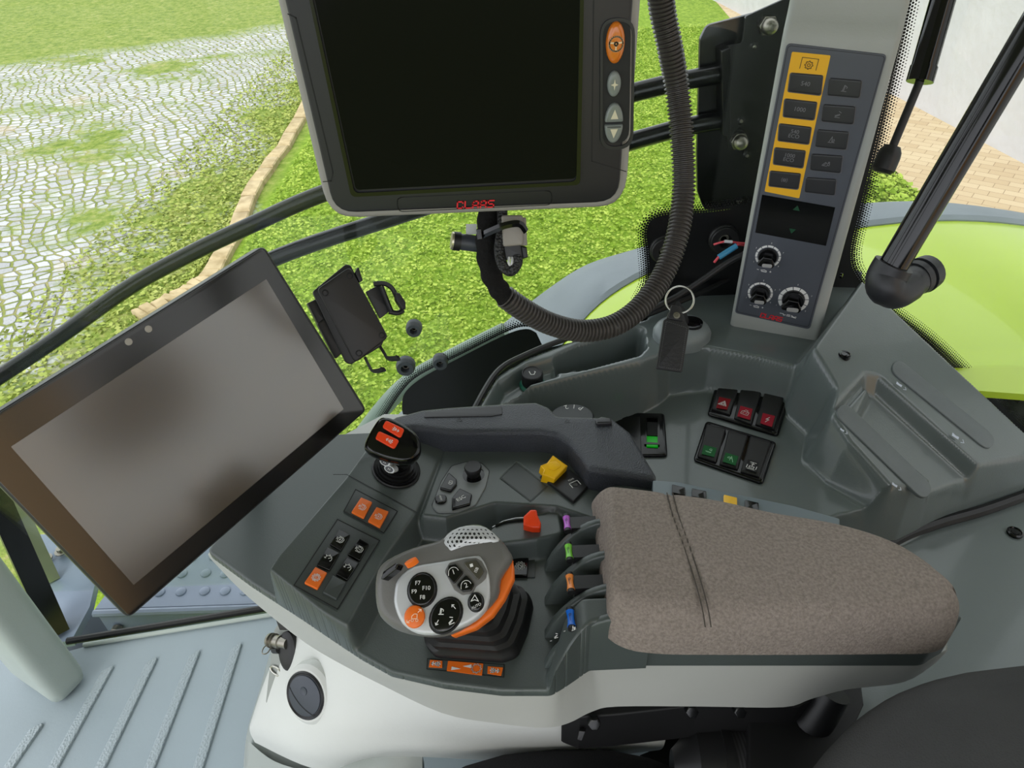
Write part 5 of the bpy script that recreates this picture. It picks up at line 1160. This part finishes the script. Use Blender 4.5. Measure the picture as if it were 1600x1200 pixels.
# green switch further forward
gw=PF(sp0,T0n,(945,645),(1038,646)); gt=thing('green_lit_switch_panel','black switch panel with one bright green rocker behind the leather hand rest','switch panel',gw.w(*gw.l(990,680)))
g=MB(); g.prism(gw,[(936,643),(1038,645),(1043,711),(936,712)],-.004,.005,.006,.002); g.obj('panel_frame',M['gloss'],gt)
g=MB(); g.prism(gw,[(972,650),(1000,651),(1002,706),(972,706)],.004,.006,.001,.0005); g.obj('blank_cover',M['bmetal'],gt)
g=MB(); g.ringplate(gw,[(1008,656),(1031,657),(1031,701),(1007,700)],[(1011,659),(1028,660),(1028,698),(1010,697)],.004,.0085,r=.0006); rk=g.obj('rocker_rim',M['gloss'],gt)
g=MB(); g.prism(gw,[(1011,659),(1028,660),(1028,681),(1010.5,680)],.004,.007,0,.0005); g.obj('rocker_upper',M['slot'],gt)
g=MB(); g.prism(gw,[(1010.5,681),(1028,682),(1028,698),(1010,697)],.004,.0078,0,.0006); g.obj('green_lens',M['green'],gt)
g=MB(); g.prism(gw,[(845,640),(925,642),(932,660),(930,712),(845,712)],-.004,.004,.005,.002); g.obj('dial_switch_frame',M['gloss'],label='black frame behind the numbered dial and the leather hand rest',cat='switch frame')
# numbered dial
nd=thing('numbered_dial','dark dial marked 2 and 1, half hidden behind the leather hand rest','dial',W(893,660,z=.60))
f=Fr(W(893,668,z=.60),(1,0,0),(0,-.1,1)); g=MB(); g.lathe(f,[(.028,-.03),(.029,.0),(.0285,.018),(.026,.021),(.018,.022),(.0005,.022)],40,sy=.8); g.obj('dial_body',mat('dark_dial_plastic',(50,54,56),.35),nd)
g=MB(); f2=rise_(f,.0222)
for a,t in ((R(78),'1'),(R(108),'2'),(R(50),'P')): g.text(f2,t,.010,(.0195*math.cos(a),.016*math.sin(a)),a+PI/2,.0002)
g.obj('dial_numbers',M['print'],nd)
# sockets on the ledge
cs=thing('power_socket_cap','black ribbed socket cap with green collar beside the window ledge','socket',W(832,604,z=.622))
f=Fr(W(832,600,z=.625),(1,0,0),(0,-.1,1)); g=MB(); g.lathe(f,[(.0165,-.006),(.0175,.0),(.015,.003)],30); g.obj('green_collar',mat('teal_green_collar',(30,110,90),.4),cs)
g=MB(); n=72; rs=[]
for r_,hh in ((.0142,.002),(.0142,.018),(.0135,.020),(.0125,.0208)): rs.append([f.w(r_*(1-.03*(k%2 if hh<.019 else 0))*math.cos(2*PI*k/n),r_*(1-.03*(k%2 if hh<.019 else 0))*math.sin(2*PI*k/n),hh) for k in range(n)])
rs.append([f.w(.0115*math.cos(2*PI*k/n),.0115*math.sin(2*PI*k/n),.0195) for k in range(n)]); g.rings(rs); kc=g.obj('cap',M['rubber'],cs)
g=MB(); f2=rise_(f,.0197); g.stroke(f2,[[(-.004,.003),(-.002,-.003),(.002,-.003),(.004,.002)],[(.003,.003),(.004,.002)]],.001,.0002); g.obj('plug_symbol',M['print'],kc)
f=Fr(W(880,578,z=.600),(1,0,0),(0,-.2,1)); g=MB(); g.lathe(f,[(.018,-.012),(.018,.003),(.014,.005),(.0005,.0055)],28); g.prism(f,rect(-.02,-.002,.012,.014),-.01,.002,.003,.001,px=False); g.obj('socket_cover',M['consl'],label='flat round grey socket cover in the open tray',cat='socket cover')
# ---- ignition key with ring and leather fob
ky=thing('ignition_key','black ignition key with steel ring and black leather fob hanging from the console','key',igf.w(0,0,.012))
g=MB(); f=rise_(igf,.011); f=Fr(f.w(.010,-.002),f.ex,f.n); g.lathe(f,[(.016,0),(.016,.004),(.012,.005)],28,sy=.9); g.obj('lock_barrel',M['gloss'],ky)
k0=f.w(-.006,0,.004); k1=W(1058,478,d=.80)
g=MB(); g.tube([k0,k0.lerp(k1,.5),k1],[.006,.0085,.006],14,flat=.45); g.obj('key_head',M['rubber'],ky)
kd=.785; rc=W(1062,469,d=kd); rn=-ray(1062,469); rf_=Fr(rc,(1,0,0),rn+V((0,0,.3))); 
g=MB(); ring=[rf_.w(.0152*math.cos(a),.0152*math.sin(a)) for a in [2*PI*k/40 for k in range(41)]]; g.tube(ring,.0011,10,cap=False); g.tube([p+rf_.n*.0016 for p in ring[3:36]],.0010,10); g.obj('key_ring',M['chrome'],ky)
fb=PF(W(1052,535,d=.77),V((-.05,-.72,.69)),(1037,498),(1076,510))
lea=mat('black_stitched_leather',(22,22,23),.5,bump=.6,bs=300,bd=.0008)
g=MB(); g.prism(fb,[(1045,486),(1068,489),(1072,503),(1077,512),(1066,582),(1025,576),(1037,500),(1042,497)],-.003,.0,.002,.001); fo_=g.obj('leather_fob',lea,ky)
g=MB(); g.prism(fb,[(1049,476),(1064,479),(1069,502),(1044,498)],-.0002,.0022,.002,.0008); g.obj('fob_loop',lea,ky)
f=fb.atpx(1057,493,.0022); g=MB(); g.lathe(f,[(.0038,0),(.0036,.0012),(.002,.0014),(.0016,.0004),(.0003,.0004)],18); g.obj('rivet',M['steel'],ky)
g=MB(); q=[V(fb.l(*p)) for p in [(1041,502),(1073,512),(1063,578),(1029,573)]]
for i in range(4):
    a,b=q[i],q[(i+1)%4]; n=int((b-a).length/.0022)
    for k in range(n): g.stroke(fb,[[tuple(a.lerp(b,(k+.2)/n)),tuple(a.lerp(b,(k+.65)/n))]],.0004,.0003)
g.obj('stitching',mat('grey_thread',(92,92,92),.8),fo_,kind='stuff')
# ---- row of keys behind the pad
rk=thing('rear_key_strip','grey-blue strip of small keys along the back edge of the fabric pad, one key yellow','key strip',W(1130,780,z=.70))
rfz=Fr((0,0,.716),(1,0,0),(0,0,1)); g=MB(); g.prism(rfz,[(1020,750),(1060,753),(1240,790),(1312,810),(1312,835),(1020,800)],-.03,.0,.002,.001); g.obj('strip',mat('blue_grey_strip',(104,116,122),.35),rk)
for (x0,y0,x1,y1,m_) in ((1050,756,1071,761,M['gloss']),(1081,762,1104,767,M['gloss']),(1131,772,1152,777,M['yellow']),(1164,780,1186,785,M['gloss'])):
    g=MB(); g.prism(rfz,[(x0,y0),(x1,y1),(x1,y1+14),(x0,y0+14)],-.001,.0025,.001,.001); g.obj('key',m_,rk)
# ================================================================ base console below the armrest, with air vent
rows=[]
BR=[[(452,955,.40),(560,1000,.52),(700,1060,.54),(850,1090,.54),(1040,1090,.50)],
    [(440,1000,.38),(540,1040,.49),(690,1090,.52),(850,1120,.52),(1042,1118,.49)],
    [(415,1060,.33),(520,1090,.45),(680,1120,.49),(850,1145,.49),(1042,1140,.465)],
    [(396,1115,.28),(500,1140,.41),(660,1150,.45),(850,1165,.45),(1040,1155,.44)],
    [(390,1140,.24),(490,1180,.36),(640,1172,.42),(850,1180,.42),(1036,1168,.42)],
    [(398,1160,.18),(500,1203,.30),(600,1182,.37),(850,1190,.39),(1030,1172,.39)]]
g=MB(); g.grid(surf([[W(x,y,z=z) for x,y,z in r] for r in BR],8,8),thick=.05,down=(.0,.5,-.8)); bc_=g.obj('base_console',M['white'],label='off-white rounded console base below the armrest with a round air vent',cat='console',sharp=70)
vp=W(502,1103,z=.43); 
vn=V((-.45,-.72,.60)); vf=PF(vp,vn,(480,1085),(525,1120))
av=thing('air_vent','round dark air vent in the off-white console base','air vent',vp)
g=MB(); R0=abs((V(vf.l(502,1103))-V(vf.l(520,1128))).length)*1.12; 
g.lathe(vf,[(R0*1.45,-.012),(R0*1.38,-.001),(R0*1.2,.003),(R0*1.12,.003)],40,sx=1,cap1=True); g.obj('vent_collar',M['white'],av)
dv_=V(vf.l(525,1130))-V(vf.l(480,1075)); va=math.atan2(dv_.y,dv_.x); 
g=MB(); g.lathe(vf,[(R0*1.1,-.003),(R0*1.1,.004),(R0*1.04,.0055),(R0*.97,.004)],40); g.obj('vent_ring',M['bez'],av)
g=MB(); g.prism(vf,[(R0*.93*math.cos(a)*1,R0*.93*math.sin(a)) for a in [va+R(-62)+R(304)*k/30*1 for k in range(31)]] if 0 else ellipse(0,0,R0*.93,R0*.93,40),.002,.0052,0,.001,px=False); g.obj('vent_flap',mat('slate_vent_flap',(54,60,70),.35),av)
g=MB(); g.stroke(vf,[[(R0*.93*math.cos(a)*.45+R0*.5*math.cos(va-PI/2)*.9,R0*.93*math.sin(a)*.45+R0*.5*math.sin(va-PI/2)*.9) for a in [0]]],.001,.006)
d=V((math.cos(va),math.sin(va))); n=V((d.y,-d.x)); L1=[tuple(d*(R0*.9*(-1+2*k/16))+n*(R0*(.30+.18*(1-((-1+2*k/16))**2)))) for k in range(17)]; g.stroke(vf,[L1],.0012,.0054); L2=[tuple(V(p)+n*R0*.32) for p in L1[3:14]]
g.obj('flap_gap',M['slot'],av)
g=MB(); f=vf.sub(*(d*(-.15*R0)-n*.15*R0),.0053); g.lathe(f,[(R0*.2,0),(R0*.19,.0006),(R0*.15,.0002),(.0003,.0002)],22); g.obj('thumb_dimple',MC['slate_vent_flap'],av)
# metal bracket with coupling, left of the vent
mp_=W(440,1040,z=.37); mfp=PF(mp_,V((-.55,-.6,.58)),(418,1100),(440,960))
br_=thing('coupling_bracket','grey metal bracket with brass-coloured hose coupling and keyhole left of the vent','coupling',mp_)
g=MB(); g.prism(mfp,[(414,1104),(428,985),(440,965),(472,1000),(468,1020)],-.004,.0,.003,.001); g.obj('bracket_plate',mat('grey_bracket_metal',(140,144,140),.4),br_)
g=MB(); a=W(421,1000,z=.40); b=W(450,1006,z=.41); g.tube([a,a.lerp(b,.12),a.lerp(b,.14),a.lerp(b,.28),a.lerp(b,.3),a.lerp(b,.6),a.lerp(b,.62),b],[.0085,.0095,.0075,.0095,.0075,.0085,.007,.007],18); g.obj('coupling',M['steel'],br_)
g=MB(); fb2=Fr(W(452,1016,z=.40),(1,0,0),(-.55,-.6,.58)); g.lathe(fb2,[(.016,-.006),(.016,.004),(.012,.007),(.006,.007)],22,sy=1.5); g.obj('dust_cap',M['rubber'],br_)
g=MB(); f=mfp.atpx(432,1048,.001); g.tube([f.w(.0045*math.cos(a),.011*math.sin(a),.001) for a in [2*PI*k/24 for k in range(25)]],.0015,8,cap=False); g.obj('eyelet',M['chrome'],br_)
g=MB(); g.tube(densify([W(x,y,z=.40) for x,y in [(424,1004),(412,1012),(410,1021),(418,1020),(425,1008)]],5),.0008,6); g.obj('lanyard',M['steel'],br_)
g=MB(); g.tube([W(438,1014,z=.40),W(430,1014,z=.385)],.006,12); g.prism(mfp,[(425,955),(450,965),(458,985),(436,985)],.002,.016,.002,.002); g.obj('latch',M['rubber'],br_)
g=MB(); f=mfp.atpx(467,1016,.001); g.lathe(f,[(.006,-.002),(.006,.001),(.004,.002),(.003,.0005),(.0003,.0005)],16,sx=.7); g.obj('bolt',M['steel'],br_)
# grey plinth between mat and base
g=MB(); rw_=[[W(x,y,z=z) for x,y,z in r] for r in ([(444,958,.10),(425,1010,.09),(405,1080,.08),(385,1150,.07),(378,1240,.07)],[(470,965,.20),(452,1010,.20),(428,1070,.18),(400,1140,.16),(400,1240,.14)],[(520,1000,.25),(500,1050,.25),(480,1100,.25),(500,1200,.22),(560,1260,.2)])]
g.grid(surf(rw_,6,4),thick=.03); 
rw_=[[W(x,y,z=z) for x,y,z in r] for r in ([(385,1155,.16),(430,1190,.2),(500,1205,.25),(550,1178,.31),(600,1172,.34),(660,1180,.34)],[(380,1260,.10),(430,1270,.14),(500,1270,.2),(550,1270,.26),(600,1270,.30),(660,1270,.30)])]
g.grid(surf(rw_,5,4),thick=.02); g.obj('floor_plinth',mat('grey_plinth',(150,156,152),.42,bump=.2,bs=300),label='smooth grey plinth between the floor mat and the off-white console base',cat='plinth',sharp=60)
# ================================================================ seat
se=thing('driver_seat','dark grey fabric driver seat, its backrest at the lower right corner','seat',(.35,.0,.02))
# backrest: bolster leaning back along +x
def lump(name,c,ax,m_,k=2.6,n=40,mm=24,par=se):
    A,B,C_=ax; rs=[]
    for j in range(1,mm):
        t=PI*j/mm; ct,st2=math.cos(t),math.sin(t); r=[]
        s_=lambda v:math.copysign(abs(v)**(2/k),v)
        for i in range(n):
            p=2*PI*i/n; r.append(V(c)+A*(s_(st2)*s_(math.cos(p)))+B*(s_(st2)*s_(math.sin(p)))+C_*(-s_(ct)))
        rs.append(r)
    g=MB(); g.rings(rs); return g.obj(name,m_,par,sharp=80)
top=W(1420,1085,z=.80)
lump('backrest',V((.418,-.025,.56)),(V((.25,.0,.0)),V((0,.308,0)),V((.03,.0,.232))),M['seatf'],k=4.6,n=56,mm=36)
lump('seat_cushion',V((.03,.03,.402)),(V((.25,0,0)),V((0,.335,0)),V((0,0,.12))),M['seatc'],k=2.5)
lump('headrest',V((.60,-.04,1.06)),(V((.06,0,0)),V((0,.14,0)),V((0,0,.11))),M['seatf'],k=3)
g=MB(); g.box(wf,-.10,.42,-.22,.16,.02,.33,bev=.02); g.obj('seat_base',M['black'],se)
# belt reel and black frame between seat and armrest
bl=thing('belt_reel','black seat belt reel housing with dark webbing under the armrest','belt reel',W(1130,1180,z=.42))
zc=.50
def BW(x,y,z=zc): return W(x,y,z=z)
rs=[]
sec=[(1045,.25),(1060,.55),(1100,.9),(1125,1.0),(1138,1.0)]
c0=BW(1045,1205); 
axx=(BW(1200,1215)-BW(1045,1205)).normalized(); u1=V((0,0,1)); u2=axx.cross(u1).normalized(); u1=u2.cross(axx)
def barrel(g,x0,x1,r0,r1,n=28,steps=2,flatn=0):
    a=BW(x0,1205+(x0-1045)*.06,.46); b=BW(x1,1205+(x1-1045)*.06,.46)
    g.tube([a,b],[r0,r1],n)
g=MB(); barrel(g,1050,1085,.020,.043); barrel(g,1085,1122,.043,.048); barrel(g,1122,1137,.050,.050); g.obj('reel_housing',M['black'],bl)
g=MB(); barrel(g,1208,1225,.050,.046); barrel(g,1225,1240,.046,.03); g.obj('reel_end',M['black'],bl)
web=bpy.data.materials.new('dark_belt_webbing'); web.use_nodes=True; nt=web.node_tree; b=nt.nodes['Principled BSDF']; b.inputs['Roughness'].default_value=.6
tc_=nn(nt,'ShaderNodeTexCoord'); w1=nn(nt,'ShaderNodeTexWave'); w1.inputs['Scale'].default_value=90; nt.links.new(tc_.outputs['Object'],w1.inputs[0]); r1=nn(nt,'ShaderNodeValToRGB'); r1.color_ramp.elements[0].color=lin((34,34,36)); r1.color_ramp.elements[1].color=lin((58,58,60)); nt.links.new(w1.outputs['Fac'],r1.inputs[0]); nt.links.new(r1.outputs[0],b.inputs['Base Color'])
g=MB(); barrel(g,1137,1208,.0475,.0475); g.obj('belt_webbing',web,bl)
g=MB(); g.tube([W(1215,1165,z=.47),W(1275,1125,z=.52),W(1300,1080,z=.55)],.017,16); g.obj('belt_guide_tube',M['black'],bl)
# dark frame under the armrest
sfm=thing('armrest_frame','black steel carrier frame with bolts below the armrest trim','frame',W(1000,1140,z=.5))
g=MB(); fr_=Fr((0,0,.52),(1,0,0),(0,0,1)); g.prism(fr_,[(868,1132),(1100,1090),(1290,1060),(1310,1080),(1240,1130),(1085,1128),(960,1142),(905,1146)],-.03,.03,.004,.002,hp=.0); g.prism(fr_,[(880,1100),(1420,1030),(1420,900),(900,900)],-.10,-.04,.0,hp=0); g.prism(fr_,[(1170,1098),(1262,1075),(1345,1062),(1350,1100),(1300,1210),(1170,1210)],-.02,.0,.002,.002,hp=0); g.obj('frame_plate',mat('black_frame_steel',(12,12,13),.6),sfm)
for (px,py) in ((928,1129),(1080,1110),(1155,1110)):
    f=Fr(W(px,py,z=.553),(1,0,0),(0,-.8,.6)); g=MB(); g.prism(f,[(.006*math.cos(k*PI/3),.006*math.sin(k*PI/3)) for k in range(6)],-.004,.005,0,.001,px=False); g.obj('hex_bolt',M['bmetal'],sfm)
g=MB(); f=PF(W(908,1150,z=.53),V((-.2,-.8,.6)),(902,1146),(914,1149)); g.prism(f,[(905,1142),(915,1143),(909,1158),(902,1156)],-.003,.003,.0005,.0005); g.obj('cable_clip',M['black'],sfm)
g=MB(); g.grid(surf([[W(x,y,z=z) for x,y,z in r] for r in ([(1030,1120,.36),(1060,1118,.36),(1085,1112,.36)],[(1025,1165,.34),(1050,1170,.34),(1070,1175,.34)],[(1000,1180,.33),(1030,1195,.33),(1060,1210,.33)])],4,4),thick=.004); g.obj('frame_web',M['black'],sfm)
# rear deck light area + inner wall closing the console towards the floor
g=MB(); g.box(wf,-.12,.75,.62,.66,.0,.50); g.obj('wall_right',M['consl'],kind='structure')
